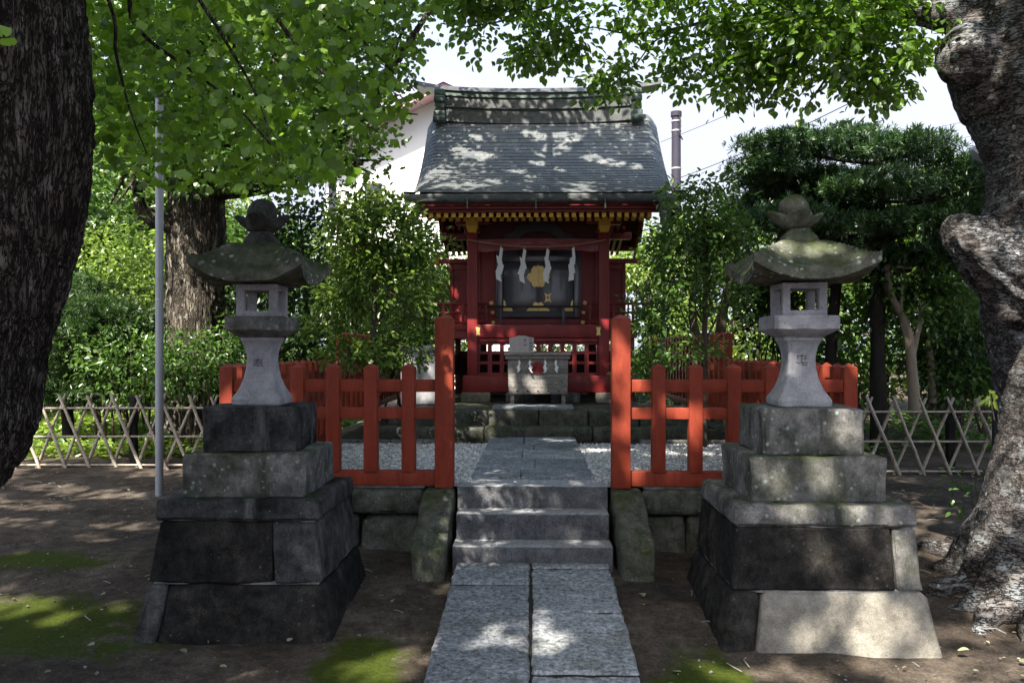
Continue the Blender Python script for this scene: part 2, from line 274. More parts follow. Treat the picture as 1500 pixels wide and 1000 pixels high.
class Geo:
    """collects shapes in world coordinates, links them as ONE mesh object"""
    def __init__(s): s.v = []; s.f = {}; s.n = 0; s.uv = None
    def add(s, V, F, mi=0):
        V = np.asarray(V, float)
        for f in F:
            f = np.asarray(f); s.f.setdefault((f.shape[1], mi), []).append(f + s.n)
        s.v.append(V); s.n += len(V); return s
    def box(s, x0, x1, y0, y1, z0, z1, mi=0, top=None):
        t = top or (x0, x1, y0, y1)
        V = [(x0, y0, z0), (x1, y0, z0), (x1, y1, z0), (x0, y1, z0), (t[0], t[2], z1), (t[1], t[2], z1), (t[1], t[3], z1), (t[0], t[3], z1)]
        return s.add(V, [np.array([(0, 3, 2, 1), (4, 5, 6, 7), (0, 1, 5, 4), (1, 2, 6, 5), (2, 3, 7, 6), (3, 0, 4, 7)])], mi)
    def rbox(s, x0, x1, y0, y1, z0, z1, r=.02, seg=.12, amp=.004, fr=6., top=None, mi=0, seed=0, edge=0.):
        h = np.array([x1 - x0, y1 - y0, z1 - z0]) / 2; r = min(r, .49 * h.min())
        ax = []
        for k in range(3):
            n = max(1, int(math.ceil((2 * h[k] - 2 * r) / seg)))
            ax.append(np.array([-h[k], -h[k] + .3 * r] + list(np.linspace(-h[k] + r, h[k] - r, n + 1)) + [h[k] - .3 * r, h[k]]))
        Vs = []; Fs = []; base = 0
        for k in range(3):
            a, b = [(1, 2), (2, 0), (0, 1)][k]
            A, B = np.meshgrid(ax[a], ax[b], indexing='ij'); na, nb = A.shape
            q = (np.arange(na - 1)[:, None] * nb + np.arange(nb - 1)[None]).ravel()
            Q = np.stack([q, q + nb, q + nb + 1, q + 1], 1)
            for sg in (1, -1):
                p = np.zeros((A.size, 3)); p[:, a] = A.ravel(); p[:, b] = B.ravel(); p[:, k] = sg * h[k]
                Vs.append(p); Fs.append((Q if sg > 0 else Q[:, ::-1]) + base); base += len(p)
        V = np.concatenate(Vs); F = np.concatenate(Fs)
        key = np.round(V * 1e5).astype(np.int64); _, first, inv = np.unique(key, axis=0, return_index=True, return_inverse=True)
        V = V[first]; F = inv.ravel()[F]
        c = np.array([x0 + x1, y0 + y1, z0 + z1]) / 2
        q = np.clip(V, -(h - r), h - r); d = V - q; nrm = d / np.maximum(1e-9, np.linalg.norm(d, axis=1))[:, None]
        V = q + nrm * r
        if amp:
            V = V + nrm * (fbm((V + c) * fr + seed * 3.1, 3, seed) * amp)[:, None]
            if edge:
                cnt = (np.abs(d) > r * .2).sum(1); V = V - nrm * ((cnt >= 2) * np.abs(vn((V + c) * 14 + seed)) * edge)[:, None]
        V = V + c
        if top:
            t = ((V[:, 2] - z0) / (z1 - z0))[:, None]
            u = ((V[:, 0] - x0) / (x1 - x0))[:, None]; v = ((V[:, 1] - y0) / (y1 - y0))[:, None]
            X = (1 - t) * V[:, :1] + t * (top[0] + u * (top[1] - top[0])); Y = (1 - t) * V[:, 1:2] + t * (top[2] + v * (top[3] - top[2]))
            V = np.concatenate([X, Y, V[:, 2:]], 1)
        return s.add(V, [F], mi)
    def rings(s, C, mi=0, caps=True, closed=True):
        """C: (m rings, n pts, 3)"""
        m, n, _ = C.shape; V = C.reshape(-1, 3)
        i = np.arange(m - 1)[:, None] * n; j = np.arange(n)[None]; k = (j + 1) % n
        F = np.stack([(i + j).ravel(), (i + k).ravel(), (i + n + k).ravel(), (i + n + j).ravel()], 1)
        Fs = [F]
        if caps: Fs.append(np.arange(n)[::-1][None]); Fs.append((np.arange(n) + (m - 1) * n)[None])
        return s.add(V, Fs, mi)
    def tube(s, pts, rad, n=10, mi=0):
        pts = np.asarray(pts, float); rad = np.broadcast_to(np.asarray(rad, float), (len(pts),))
        t = np.gradient(pts, axis=0) if len(pts) > 2 else np.repeat((pts[1] - pts[0])[None], 2, 0)
        t /= np.linalg.norm(t, axis=1)[:, None]
        up = np.array([0, 0, 1.]) if abs(t[0][2]) < .9 else np.array([1., 0, 0])
        C = []; a = np.arange(n) * 2 * pi / n
        for k in range(len(pts)):
            b = np.cross(t[k], up); b /= np.linalg.norm(b); c = np.cross(b, t[k]); up = c
            C.append(pts[k] + rad[k] * (np.cos(a)[:, None] * b - np.sin(a)[:, None] * c))
        return s.rings(np.array(C)[:, ::-1], mi)
    def lathe(s, prof, cx, cy, n=24, mi=0, p=None, rot=0., off=None):
        a = np.arange(n) * 2 * pi / n + pi / n
        k = 1. if p is None else 1 / (np.abs(np.cos(a)) ** p + np.abs(np.sin(a)) ** p) ** (1 / p)
        C = [np.stack([cx + (off[i][0] if off else 0) + r * k * np.cos(a + rot), cy + (off[i][1] if off else 0) + r * k * np.sin(a + rot), np.full(n, z)], 1) for i, (r, z) in enumerate(prof)]
        return s.rings(np.array(C), mi)
    def prism(s, poly, y0, y1, mi=0):
        """poly: (x,z) outline seen from the front (counter-clockwise), thickness along y"""
        n = len(poly); V = [(x, y0, z) for x, z in poly] + [(x, y1, z) for x, z in poly]
        j = np.arange(n); k = (j + 1) % n
        return s.add(V, [np.stack([k, j, j + n, k + n], 1)[:, ::-1], j[None], (j + n)[::-1][None]], mi)
    def build(s, name, mats, parent=None, smooth=False, sharp=38, origin=None, jit=None):
        V = np.concatenate(s.v)
        if jit: V = V + (fbm(V * jit[1], 2, 3) * jit[0])[:, None] * .58
        if isinstance(mats, str): mats = [mats]
        keys = list(s.f.keys()); faces = [np.concatenate(s.f[k]) for k in keys]
        mi = np.concatenate([np.full(len(f), k[1]) for k, f in zip(keys, faces)])
        if parent is not None: o0 = wl(parent); loc = (0, 0, 0)
        else:
            o0 = np.array(origin if origin is not None else [(V[:, 0].min() + V[:, 0].max()) / 2, (V[:, 1].min() + V[:, 1].max()) / 2, V[:, 2].min()]); loc = o0
        return link(name, np_mesh(name, V - o0, faces, mats, smooth, mi, s.uv, sharp), parent, loc)
def text(body, size, loc, mname, parent, depth=.002, name='lettering'):
    cu = bpy.data.curves.new('lettering_curve', 'FONT'); cu.body = body; cu.size = size; cu.extrude = depth; cu.align_x = 'CENTER'; cu.align_y = 'CENTER'; cu.resolution_u = 3
    o = bpy.data.objects.new('lettering_curve', cu); COL.objects.link(o); bpy.context.view_layer.update()
    me = bpy.data.meshes.new_from_object(o.evaluated_get(bpy.context.evaluated_depsgraph_get())); bpy.data.objects.remove(o)
    co = np.zeros(len(me.vertices) * 3, np.float32); me.vertices.foreach_get('co', co); co = co.reshape(-1, 3)
    me.vertices.foreach_set('co', np.ascontiguousarray(np.stack([co[:, 0], -co[:, 2], co[:, 1]], 1) + np.array(loc) - wl(parent), np.float32).ravel())
    me.materials.clear(); me.materials.append(MATS[mname]); me.update()
    return link(name, me, parent, (0, 0, 0))

# ------------------------------------------------------------------ ground
def gz(x, y):
    x = np.asarray(x, float); y = np.asarray(y, float)
    a = -.05 - .073 * (6.36 - np.clip(y, 0, 6.36)); b = np.where(y > 6.36, (np.clip(y, 6.36, 11) - 6.36) * .04, 0); c = np.where(y > 11, (np.clip(y, 11, 45) - 11) * .015, 0)
    return a + b + c
def gh(x, y): return float(gz(x, y))
xs = np.concatenate([np.linspace(-90, -9, 20), np.arange(-8.6, 8.7, .07), np.linspace(9, 90, 20)]); ys = np.concatenate([np.linspace(-60, 1.5, 14), np.arange(2, 13, .07), np.linspace(13.5, 120, 34)])
A, B = np.meshgrid(xs, ys, indexing='ij'); Z = gz(A.ravel(), B.ravel()); q = np.stack([A.ravel(), B.ravel(), Z], 1)
q[:, 2] += .022 * fbm(q * [1.3, 1.3, 0], 3) + .006 * fbm(q * [7, 7, 0], 2)
nb = len(ys); i = (np.arange(len(xs) - 1)[:, None] * nb + np.arange(nb - 1)[None]).ravel()
tag(link('ground', np_mesh('ground', q, [np.stack([i, i + nb, i + nb + 1, i + 1], 1)], ['soil'], True)), kind='structure')

# terrace that carries the shrine
TZ = .522; TX0, TX1, TY0, TY1 = -2.62, 2.72, 7.0, 19.
g = Geo(); g.box(TX0 + .05, TX1 - .05, TY0 + .1, TY1, -.2, TZ - .03); tag(g.build('terrace', 'soil_bed'), kind='structure')
# gravel: sheet of pebbles between the fence and the planting beds
nP = 26000; px = RNG.uniform(TX0 + .1, TX1 - .1, nP); py = RNG.uniform(7.02, 9.93, nP); keep = (np.abs(px) > .5) | (py < 7.05); px, py = px[keep], py[keep]; n = len(px)
oc = np.array([(1, 0, 0), (-1, 0, 0), (0, 1, 0), (0, -1, 0), (0, 0, 1), (0, 0, -1.)]); of = np.array([(0, 2, 4), (2, 1, 4), (1, 3, 4), (3, 0, 4), (2, 0, 5), (1, 2, 5), (3, 1, 5), (0, 3, 5)])
sz = RNG.uniform(.009, .021, n); th = RNG.uniform(0, 2 * pi, n); V = oc[None] * (sz[:, None] * np.array([1.2, .95, .7]))[:, None, :] + RNG.normal(0, .18, (n, 6, 3)) * sz[:, None, None]
V = np.stack([V[..., 0] * np.cos(th)[:, None] - V[..., 1] * np.sin(th)[:, None], V[..., 0] * np.sin(th)[:, None] + V[..., 1] * np.cos(th)[:, None], V[..., 2]], 2)
V += np.stack([px, py, TZ + RNG.uniform(-.012, .008, n)], 1)[:, None]
ga = leaf_mat('pebble', (.25, .25, .25), (.78, .77, .75), (.4, .4, .4), .0, .02)
g = Geo(); g.add(V.reshape(-1, 3), [(of[None] + (np.arange(n) * 6)[:, None, None]).reshape(-1, 3)], 0); g.box(TX0 + .06, TX1 - .06, 7.01, 9.94, TZ - .028, TZ - .006, 1)
tag(g.build('gravel', ['pebble', 'gravel'], smooth=False), kind='stuff')

# ------------------------------------------------------------------ paths, steps, walls
def zpath(y): return .05 - .073 * (6.36 - y)
g = Geo()
def slab(x0, x1, y0, y1, s):
    k = Geo(); k.rbox(x0 + .009, x1 - .009, y0 + .011, y1 - .011, 0, .13, r=.012, seg=.04, amp=.007, fr=12, seed=s, edge=.008)
    V = k.v[0]; V[:, 2] += zpath(V[:, 1]) - .13 + random.uniform(-.007, .007)
    g.add(V, [k.f[(4, 0)][0]])
yl = [6.33, 5.86, 5.0, 4.1, 3.2, 2.2]; yr = [6.33, 6.2, 5.36, 4.5, 3.6, 2.6, 1.6]
# joints read off the photograph, converted along the sloping path
for k in range(len(yl) - 1): slab(-.575, -.012, yl[k + 1], yl[k], k)
for k in range(len(yr) - 1): slab(-.012, .575, yr[k + 1], yr[k], k + 20)
ys_ = np.linspace(1.7, 6.32, 24); zz = zpath(ys_) - .014
g.add(np.concatenate([np.stack([np.full(24, -.565), ys_, zz], 1), np.stack([np.full(24, .565), ys_, zz], 1)]), [np.stack([np.arange(23), np.arange(23) + 24, np.arange(23) + 25, np.arange(23) + 1], 1)], 1)
tag(g.build('path', ['stone_path', 'soil_bed'], smooth=True), kind='structure')
g = Geo(); yy = [7.2, 7.75, 8.5, 9.2, 9.8, 10.55]
for k in range(5):
    for (a, b) in (((-.53, .02), (.02, .53)) if k % 2 else ((-.53, -.1), (-.1, .53))): g.rbox(a + .005, b - .005, yy[k] + .012, yy[k + 1] - .012, TZ - .08, TZ + .02 + random.uniform(-.003, .003), r=.015, seg=.06, amp=.006, fr=9, seed=k)
tag(g.build('upper_path', 'stone_path', smooth=True), kind='structure')

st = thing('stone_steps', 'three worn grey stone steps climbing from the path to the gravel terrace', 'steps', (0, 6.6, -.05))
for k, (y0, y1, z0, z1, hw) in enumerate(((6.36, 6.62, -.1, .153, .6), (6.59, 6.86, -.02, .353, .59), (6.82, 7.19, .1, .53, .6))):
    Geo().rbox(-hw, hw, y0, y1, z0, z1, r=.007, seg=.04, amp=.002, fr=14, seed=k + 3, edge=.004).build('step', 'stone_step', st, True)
for sgn, lab in ((-1, 'mossy sloping cheek stone left of the stone steps'), (1, 'mossy two piece cheek stone right of the stone steps')):
    X0, X1 = (-.875, -.625) if sgn < 0 else (.625, .875)
    k = Geo(); k.rbox(X0, X1, 0, 1, 0, 1, r=.05, seg=.08, amp=.0)
    V = k.v[0]; t, s_ = V[:, 1].copy(), V[:, 2].copy()                      # t: front to back, s: bottom to top
    yb = 6.16 + t * .84; topz = np.interp(t, [0, .06, .75, 1], [.15, .17, .49, .5])
    V[:, 1] = yb + s_ * .02; V[:, 2] = -.12 + s_ * (topz + .12)
    V[:, 0] += (1 - t) * (.02 if sgn > 0 else -.015)
    V += (fbm(V * 6, 3, 5 + sgn) * .01)[:, None] * np.array([1, 1, 1])
    tag(k.build('cheek_stone', 'stone_moss', None, True), lab, 'stone')
def wall(xa, xb, lab, seed):
    rr = random.Random(seed); root = thing('retaining_wall', lab, 'wall', ((xa + xb) / 2, 7.05, -.05))
    x = xa
    while x < xb - .05:
        l = min(rr.uniform(.5, .85), xb - x); l = xb - x if xb - x - l < .2 else l
        Geo().rbox(x + .006, x + l - .006, 6.93, 7.25, .275, .49, r=.035, seg=.06, amp=.012, seed=rr.randint(0, 99), edge=.02).build('wall_stone', 'stone_moss', root, True); x += l
    x = xa
    while x < xb - .05:
        l = min(rr.uniform(.32, .6), xb - x); l = xb - x if xb - x - l < .15 else l; d = rr.uniform(-.03, .03)
        Geo().rbox(x + .005, x + l - .005, 6.95 + d * .4, 7.25, -.2, .27, r=.05, seg=.07, amp=.016, seed=rr.randint(0, 99), edge=.03, top=(x + .01 + d, x + l - .01 + d * .5, 6.98, 7.25)).build('wall_stone', 'stone_moss', root, True); x += l
    Geo().rbox(xa + .02, xb, 6.95, 7.2, .488, .513, r=.008, seg=.1, amp=.006, fr=12).build('mortar_bed', 'mortar', root, True)
wall(TX0, -.88, 'low mossy retaining wall under the red fence left of the steps', 3)
wall(.88, TX1, 'low mossy retaining wall under the red fence right of the steps', 8)
for nm, X, lab in (('side_wall', TX0, 'low stone retaining wall along the left side of the terrace'), ('side_wall', TX1, 'low stone retaining wall along the right side of the terrace')):
    root = thing('retaining_wall', lab, 'wall', (X, 12, 0))
    for k in range(14): Geo().rbox(X - .12, X + .12, 7.27 + k * .8, 8.06 + k * .8, -.2, .5, r=.04, seg=.16, amp=.012, seed=k).build('wall_stone', 'stone_moss', root, True)

# ------------------------------------------------------------------ stone lanterns
def lantern(label, Xc, Yc, sc, base_w, zb, split1, split2, mats, jewel, chars, seed):
    root = thing('stone_lantern', label, 'lantern', (Xc, Yc, zb))
    def rect(hw): return (Xc - hw, Xc + hw, Yc - hw, Yc + hw)
    hb, h2, h1b, h1t = base_w
    z2, z1, zs0, zs1 = .18, .19, .56, .692
    def course(name, za, zb_, wa, wb, splits, mnames, seed, r=.04):
        a, b = rect(wa), rect(wb); e = [0] + splits + [1]
        for k in range(len(e) - 1):
            xa0, xa1 = a[0] + e[k] * 2 * wa, a[0] + e[k + 1] * 2 * wa; xb0, xb1 = b[0] + e[k] * 2 * wb, b[0] + e[k + 1] * 2 * wb
            Geo().rbox(xa0 + .004, xa1 - .004, a[2], a[3], za, zb_, r=r * .55, seg=.05, amp=.009, seed=seed + k, edge=.016, top=(xb0 + .004, xb1 - .004, b[2], b[3])).build(name, mnames[k], root, True)
    course('foot_stone', zb, z2, hb, h2, split2[0], split2[1], seed, .05)
    Geo().rbox(*rect(h2 - .034), z2 - .006, z1 + .006, r=.004, seg=.1, amp=.003).build('mortar_joint', 'mortar', root, True)
    course('base_stone', z1, zs0, h1b, h1t, split1[0], split1[1], seed + 5, .025)
    s_ = .515 * sc
    Geo().rbox(*rect(h1t - .013), zs0 - .006, zs0 + .006, r=.004, seg=.1, amp=.003).build('mortar_joint', 'mortar', root, True)
    course('base_slab', zs0 + .004, zs1, s_, s_ * .985, [], [mats[0]], seed + 8, .036)
    Geo().rbox(*rect(.39 * sc), zs1 - .01, .96, r=.014, seg=.05, amp=.008, seed=seed + 11, edge=.016).build('tier_stone', mats[1], root, True)
    Geo().rbox(*rect(.295 * sc), .952, 1.25, r=.018, seg=.05, amp=.008, seed=seed + 12, edge=.016).build('tier_stone', mats[2], root, True)
    # shaft: square, waisted
    pr = [(.148, 1.246), (.16, 1.258), (.163, 1.29), (.153, 1.312), (.138, 1.335), (.118, 1.375), (.1, 1.43), (.088, 1.49), (.083, 1.545), (.087, 1.6), (.098, 1.645), (.112, 1.672), (.116, 1.678), (.116, 1.70)]
    k = Geo(); k.lathe([(r * sc, z) for r, z in pr], Xc, Yc, 64, p=16); sh = k.build('shaft', mats[3], root, True, 30, jit=(.004, 14))
    for c, z in chars: text(c, .085, (Xc - .005, Yc - .086 * sc + .0005, z), 'stone_step', sh, .001)
    k = Geo(); k.lathe([(.115 * sc, 1.698), (.125 * sc, 1.702), (.188 * sc, 1.742), (.196 * sc, 1.75), (.197 * sc, 1.828), (.19 * sc, 1.836)], Xc, Yc, 64, p=22); k.build('lamp_platform', mats[4], root, True, 30, jit=(.005, 11))
    # fire box: four posts, sills, head
    hw = .134 * sc; z0, z9 = 1.832, 2.05; fb = Geo()
    for sx in (-1, 1):
        for sy in (-1, 1):
            cx, cy = Xc + sx * (hw - .026), Yc + sy * (hw - .026); fb.rbox(cx - .026, cx + .026, cy - .026, cy + .026, z0 + .03, z9 - .03, r=.005, seg=.08, amp=.003, seed=seed)
    fb.rbox(*rect(hw + .001), z0, z0 + .04, r=.006, seg=.08, amp=.003, seed=seed); fb.rbox(*rect(hw + .001), z9 - .042, z9, r=.006, seg=.08, amp=.003, seed=seed)
    fb.build('fire_box', mats[3], root, True, 30)
    # roof with upturned corners
    N = 41; u = np.linspace(-1, 1, N); U, W = np.meshgrid(u, u, indexing='ij'); U, W = U.ravel(), W.ravel()
    m = np.maximum(np.abs(U), np.abs(W)); c = np.minimum(np.abs(U), np.abs(W)) / np.maximum(m, 1e-6)
    RW = .335 * sc; ext = 1 + .1 * c ** 4 * m ** 2
    drop = np.interp(m, np.linspace(0, 1, 11), [0, 0, .005, .02, .06, .15, .29, .47, .67, .86, 1.]); drop = drop + .0 * m
    up = .115 * c ** 2.6 * m ** 3
    ztop = 2.325 - .21 * drop + up + .006 * fbm(np.stack([U * 4, W * 4, U * 0 + seed], 1), 3)
    zbot = np.minimum(2.052 + up * .95 + .012 * (1 - m), ztop - .01); zbot = np.where(m > .99, ztop - .064, zbot)
    X = Xc + U * RW * ext; Y = Yc + W * RW * ext; n2 = N * N
    i = (np.arange(N - 1)[:, None] * N + np.arange(N - 1)[None]).ravel(); F = np.stack([i, i + N, i + N + 1, i + 1], 1)
    b = np.concatenate([np.arange(N) * N, (N - 1) * N + np.arange(1, N), (np.arange(N - 1)[::-1]) * N + N - 1, np.arange(1, N - 1)[::-1]])
    bn = np.roll(b, -1)
    k = Geo(); k.add(np.concatenate([np.stack([X, Y, ztop], 1), np.stack([X, Y, zbot], 1)]), [F, F[:, ::-1] + n2, np.stack([b, b + n2, bn + n2, bn], 1)[:, ::-1]])
    k.build('roof', mats[5], root, True, 50)
    # finial: neck, petal bowl, jewel
    jx, jy = jewel; q = .72 * sc
    k = Geo(); k.lathe([(.112 * q / .72, 2.295), (.112, 2.34), (.1, 2.362), (.072, 2.39), (.062, 2.41)], Xc, Yc, 40, p=5); fin = k.build('finial_neck', mats[6], root, True, 30, jit=(.008, 18))
    nn = 48; a = np.arange(nn) * 2 * pi / nn; pet = np.abs(np.cos(2 * a)) ** 1.6; C = []
    for r0, pz, z in ((.05, 0, 2.4), (.08, .2, 2.41), (.108, .6, 2.435), (.122, 1, 2.475), (.112, 1, 2.49), (.07, .4, 2.46)):
        rr = r0 * (1 + .55 * pz * pet); C.append(np.stack([Xc + jx * .6 + rr * np.cos(a), Yc + rr * np.sin(a) + jy * .3, z + .036 * pz * pet + jx * .9 * np.cos(a) * rr / .1 * .12], 1))
    k = Geo(); k.rings(np.array(C)); k.build('petal_bowl', mats[6], root, True, 50, jit=(.006, 20))
    k = Geo(); th = np.linspace(.02, pi - .02, 16)
    k.lathe([(max(.002, .098 * sin(t_) * (1 - .05 * (t_ > 2.8))), 2.535 - .1 * cos(pi - t_) * -1 * -1 + (.012 if t_ > 2.95 else 0)) for t_ in th], Xc + jx, Yc + jy, 28)
    k.build('jewel', mats[6], root, True, 60, jit=(.007, 15))
    return root
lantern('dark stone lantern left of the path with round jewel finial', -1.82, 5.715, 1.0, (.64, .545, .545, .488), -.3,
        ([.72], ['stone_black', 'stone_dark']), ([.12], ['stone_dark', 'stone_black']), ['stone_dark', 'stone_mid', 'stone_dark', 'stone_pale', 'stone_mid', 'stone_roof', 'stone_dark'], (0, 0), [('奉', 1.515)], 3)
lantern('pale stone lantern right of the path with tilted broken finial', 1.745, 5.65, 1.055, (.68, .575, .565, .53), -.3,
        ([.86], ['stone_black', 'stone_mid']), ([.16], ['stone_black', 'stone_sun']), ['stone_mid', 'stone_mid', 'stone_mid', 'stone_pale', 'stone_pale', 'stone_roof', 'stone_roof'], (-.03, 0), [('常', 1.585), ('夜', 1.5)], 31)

# ------------------------------------------------------------------ red fences
def pick(root, x, y, wd, z0, z1, name='post', m='vermilion'):
    h = wd / 2; k = Geo(); e = .006
    k.rbox(x - h, x + h, y - h, y + h, z0, z1 - .035, r=.006, seg=.5, amp=.0015, seed=int(abs(x * 31 + y * 17)))
    V = [(x - h - .001, y - h - .001, z1 - .036), (x + h + .001, y - h - .001, z1 - .036), (x + h + .001, y + h + .001, z1 - .036), (x - h - .001, y + h + .001, z1 - .036), (x, y, z1)]
    k.add(V, [np.array([(0, 1, 4), (1, 2, 4), (2, 3, 4), (3, 0, 4)])])
    return k.build(name, m, root, True, 25)
def red_fence_front(lab, gx, xs_):
    sg = 1 if gx > 0 else -1; Y = 6.95; root = thing('red_fence', lab, 'fence', (gx + sg * .9, Y, TZ))
    pick(root, gx, Y, .149, TZ - .02, 1.905, 'gate_post')
    x1 = xs_[-1]
    for x in xs_: pick(root, x, Y, .108, .625 if x != x1 else TZ, 1.51, 'picket' if x != x1 else 'corner_post')
    a, b = sorted((gx + sg * .07, x1 - sg * .05))
    for z0, z1, t in ((.515, .637, .04), (1.056, 1.149, .033), (1.276, 1.376, .033)):
        Geo().rbox(a, b, Y - t, Y + t, z0, z1, r=.005, seg=.6, amp=.0015).build('rail', 'vermilion', root, True, 25)
red_fence_front('low vermilion picket fence with tall gate post left of the steps', PX(651.5, 6.95), [PX(c, 6.95) for c in (599, 544, 489, 437, 385, 334)])
red_fence_front('low vermilion picket fence with tall gate post right of the steps', PX(909, 6.95), [PX(c, 6.95) for c in (964, 1018, 1074, 1129, 1186, 1243)])
def red_fence_side(lab, X, y0, y1, n, zb, zt):
    root = thing('red_fence', lab, 'fence', (X, (y0 + y1) / 2, zb))
    for k in range(n): pick(root, X, y0 + (y1 - y0) * k / (n - 1), .1, zb + .1, zt, 'picket')
    for z0, z1 in ((0, .11), (.54, .63), (.76, .86)):
        Geo().rbox(X - .033, X + .033, y0 - .04, y1 + .04, zb + z0, zb + z1, r=.005, seg=.8, amp=.001).build('rail', 'vermilion', root, True, 25)
xl, xr = PX(334, 6.95), PX(1243, 6.95)
red_fence_side('low vermilion side fence running back behind the left lantern', xl, 7.2, 10.75, 15, TZ, 1.51)
red_fence_side('low vermilion side fence running back behind the right lantern', xr, 7.2, 10.95, 15, TZ, 1.51)
red_fence_side('taller vermilion fence behind the left bushy shrub', xl, 11.05, 18.3, 24, .72, 1.86)
red_fence_side('taller vermilion fence behind the right bushy shrub', xr, 11.2, 18.3, 24, .72, 1.86)

# ------------------------------------------------------------------ plinth, kerbs
pl = thing('stone_plinth', 'mossy two course stone plinth under the red shrine', 'plinth', (0.08, 13.5, TZ))
def course_row(x0, x1, y0, y1, z0, z1, ln, seed):
    n = max(1, round((x1 - x0) / ln))
    for k in range(n):
        a = x0 + (x1 - x0) * k / n; b = x0 + (x1 - x0) * (k + 1) / n
        Geo().rbox(a + .004, b - .004, y0, y1, z0, z1, r=.035, seg=.08, amp=.01, seed=seed + k, edge=.015).build('kerb_stone', 'stone_moss', pl, True)
course_row(-1.95, 2.1, 10.58, 10.95, TZ - .05, .655, 1.3, 1)
course_row(-1.85, 2.0, 10.86, 11.2, .6, .845, .62, 7)
Geo().box(-1.8, 1.95, 11.18, 17.2, .5, .835).build('core', 'stone_moss', pl)
tag(Geo().rbox(-.52, .535, 10.93, 11.5, .84, .89, r=.015, seg=.06, amp=.006, edge=.01).build('stepping_slab', 'stone_path', None, True), 'thin pale stone slab lying before the offering box', 'slab')
for lab, a, b in (('grey kerb edging the planting bed left of the upper path', TX0 + .2, -.9), ('grey kerb edging the planting bed right of the upper path', 1.25, TX1 - .2)):
    kk = thing('kerb', lab, 'kerb', ((a + b) / 2, 10, TZ)); tag(kk, kind='structure')
    n = 4
    for k in range(n): Geo().rbox(a + (b - a) * k / n + .005, a + (b - a) * (k + 1) / n - .005, 9.93, 10.07, TZ - .05, TZ + .045, r=.015, seg=.08, amp=.007, seed=k).build('kerb_stone', 'stone_mid', kk, True)

# ------------------------------------------------------------------ shrine
SX = .085; SZ = .845
S = thing('red_shrine', 'small crimson wooden shrine with a dark copper shingle roof', 'shrine', (SX, 14.1, SZ))
def part(g, name, m, parent=None, smooth=False, sharp=30): return g.build(name, m, parent or S, smooth, sharp)
YC = 12.85
for X in (SX - .985, SX + .985):
    part(Geo().rbox(X - .078, X + .078, YC - .078, YC + .078, 1.22, 3.36, r=.008, seg=.5, amp=.001), 'column', 'crimson', smooth=True)
    part(Geo().box(X - .06, X + .06, YC - .15, YC + .06, 3.37, 3.46, top=(X - .085, X + .085, YC - .2, YC + .06)).box(X - .086, X + .086, YC - .2, YC + .06, 3.46, 3.6), 'capital', 'ochre')
    for k, (hw, z0, z1) in enumerate(((.12, 3.36, 3.42), (.26, 3.5, 3.6))): part(Geo().rbox(X - hw, X + hw, YC - .05, YC + .05 + .04 * k, z0, z1, r=.01, seg=.4, amp=0), 'bracket', 'crimson', smooth=True)
part(Geo().rbox(SX - 1.13, SX + 1.13, 12.72, 12.98, .985, 1.235, r=.012, seg=.5, amp=.002), 'ground_sill', 'crimson', smooth=True)
for k, x in enumerate(np.linspace(-1.15, .85, 4)): part(Geo().rbox(SX + x, SX + x + .44, 12.7, 13.1, .83, .988, r=.02, seg=.08, amp=.007, seed=k), 'footing_stone', 'stone_sun' if k in (0, 3) else 'stone_mid', smooth=True)
# lattice in front of the crawl space
lt = Geo(); a, b = SX - .91, SX + .91; z0, z1 = 1.235, 1.735
nc = 10
for k in range(nc + 1): x = a + (b - a) * k / nc; lt.box(x - .032, x + .032, 12.84, 12.9, z0, z1)
for z in (1.235, 1.405, 1.555, 1.7): lt.box(a, b, 12.845, 12.895, z, z + .042 if z < 1.7 else 1.735)
part(lt, 'lattice', 'crimson')
part(Geo().rbox(a, b, 12.8, 12.95, 1.735, 1.80, r=.008, seg=.6, amp=0).rbox(a, b, 12.77, 12.95, 1.803, 2.0, r=.01, seg=.6, amp=0), 'front_beam', 'crimson', smooth=True)
part(Geo().box(SX - 1.5, SX + 1.5, 12.96, 15.6, 1.93, 2.0).box(SX - 1.5, SX + 1.5, 13.0, 15.5, 1.8, 1.926), 'veranda', 'crimson')
for X in (SX - 1.42, SX + 1.42):
    for Y in (13.1, 15.3): part(Geo().rbox(X - .05, X + .05, Y - .05, Y + .05, .84, 1.8, r=.006, seg=.5, amp=0), 'veranda_post', 'crimson', smooth=True)
    part(Geo().box(X - .012, X + .012, 13.15, 15.25, 1.2, 1.55), 'skirt_board', 'crimson')
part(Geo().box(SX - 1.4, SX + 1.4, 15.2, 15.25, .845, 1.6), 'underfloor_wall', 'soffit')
# hall
hy = 13.72
hall = Geo(); hall.box(SX - .98, SX - .665, hy, hy + .05, 2.0, 3.9).box(SX + .672, SX + .98, hy, hy + .05, 2.0, 3.9).box(SX - .665, SX + .672, hy, hy + .05, 3.225, 3.9).box(SX - .665, SX + .672, hy, hy + .05, 2.0, 2.13)
hall.box(SX - .98, SX - .93, hy + .05, 15.2, 2, 3.9).box(SX + .93, SX + .98, hy + .05, 15.2, 2, 3.9).box(SX - .98, SX + .98, 15.2, 15.25, 2, 3.9)
hl = part(hall, 'hall_wall', 'crimson')
for X in (SX - .95, SX - .7, SX + .7, SX + .95): part(Geo().rbox(X - .035, X + .035, hy - .03, hy - .001, 2.0, 3.4, r=.006, seg=.5, amp=0), 'wall_stile', 'crimson', smooth=True)
for za, zb in ((2.0, 2.12), (3.24, 3.4)): part(Geo().rbox(SX - .98, SX + .98, hy - .06, hy - .031, za, zb, r=.006, seg=.5, amp=0), 'wall_rail', 'crimson', smooth=True)
fx0, fx1, fz0, fz1 = PX(727, 13.66), PX(850, 13.66), 2.135, 3.22
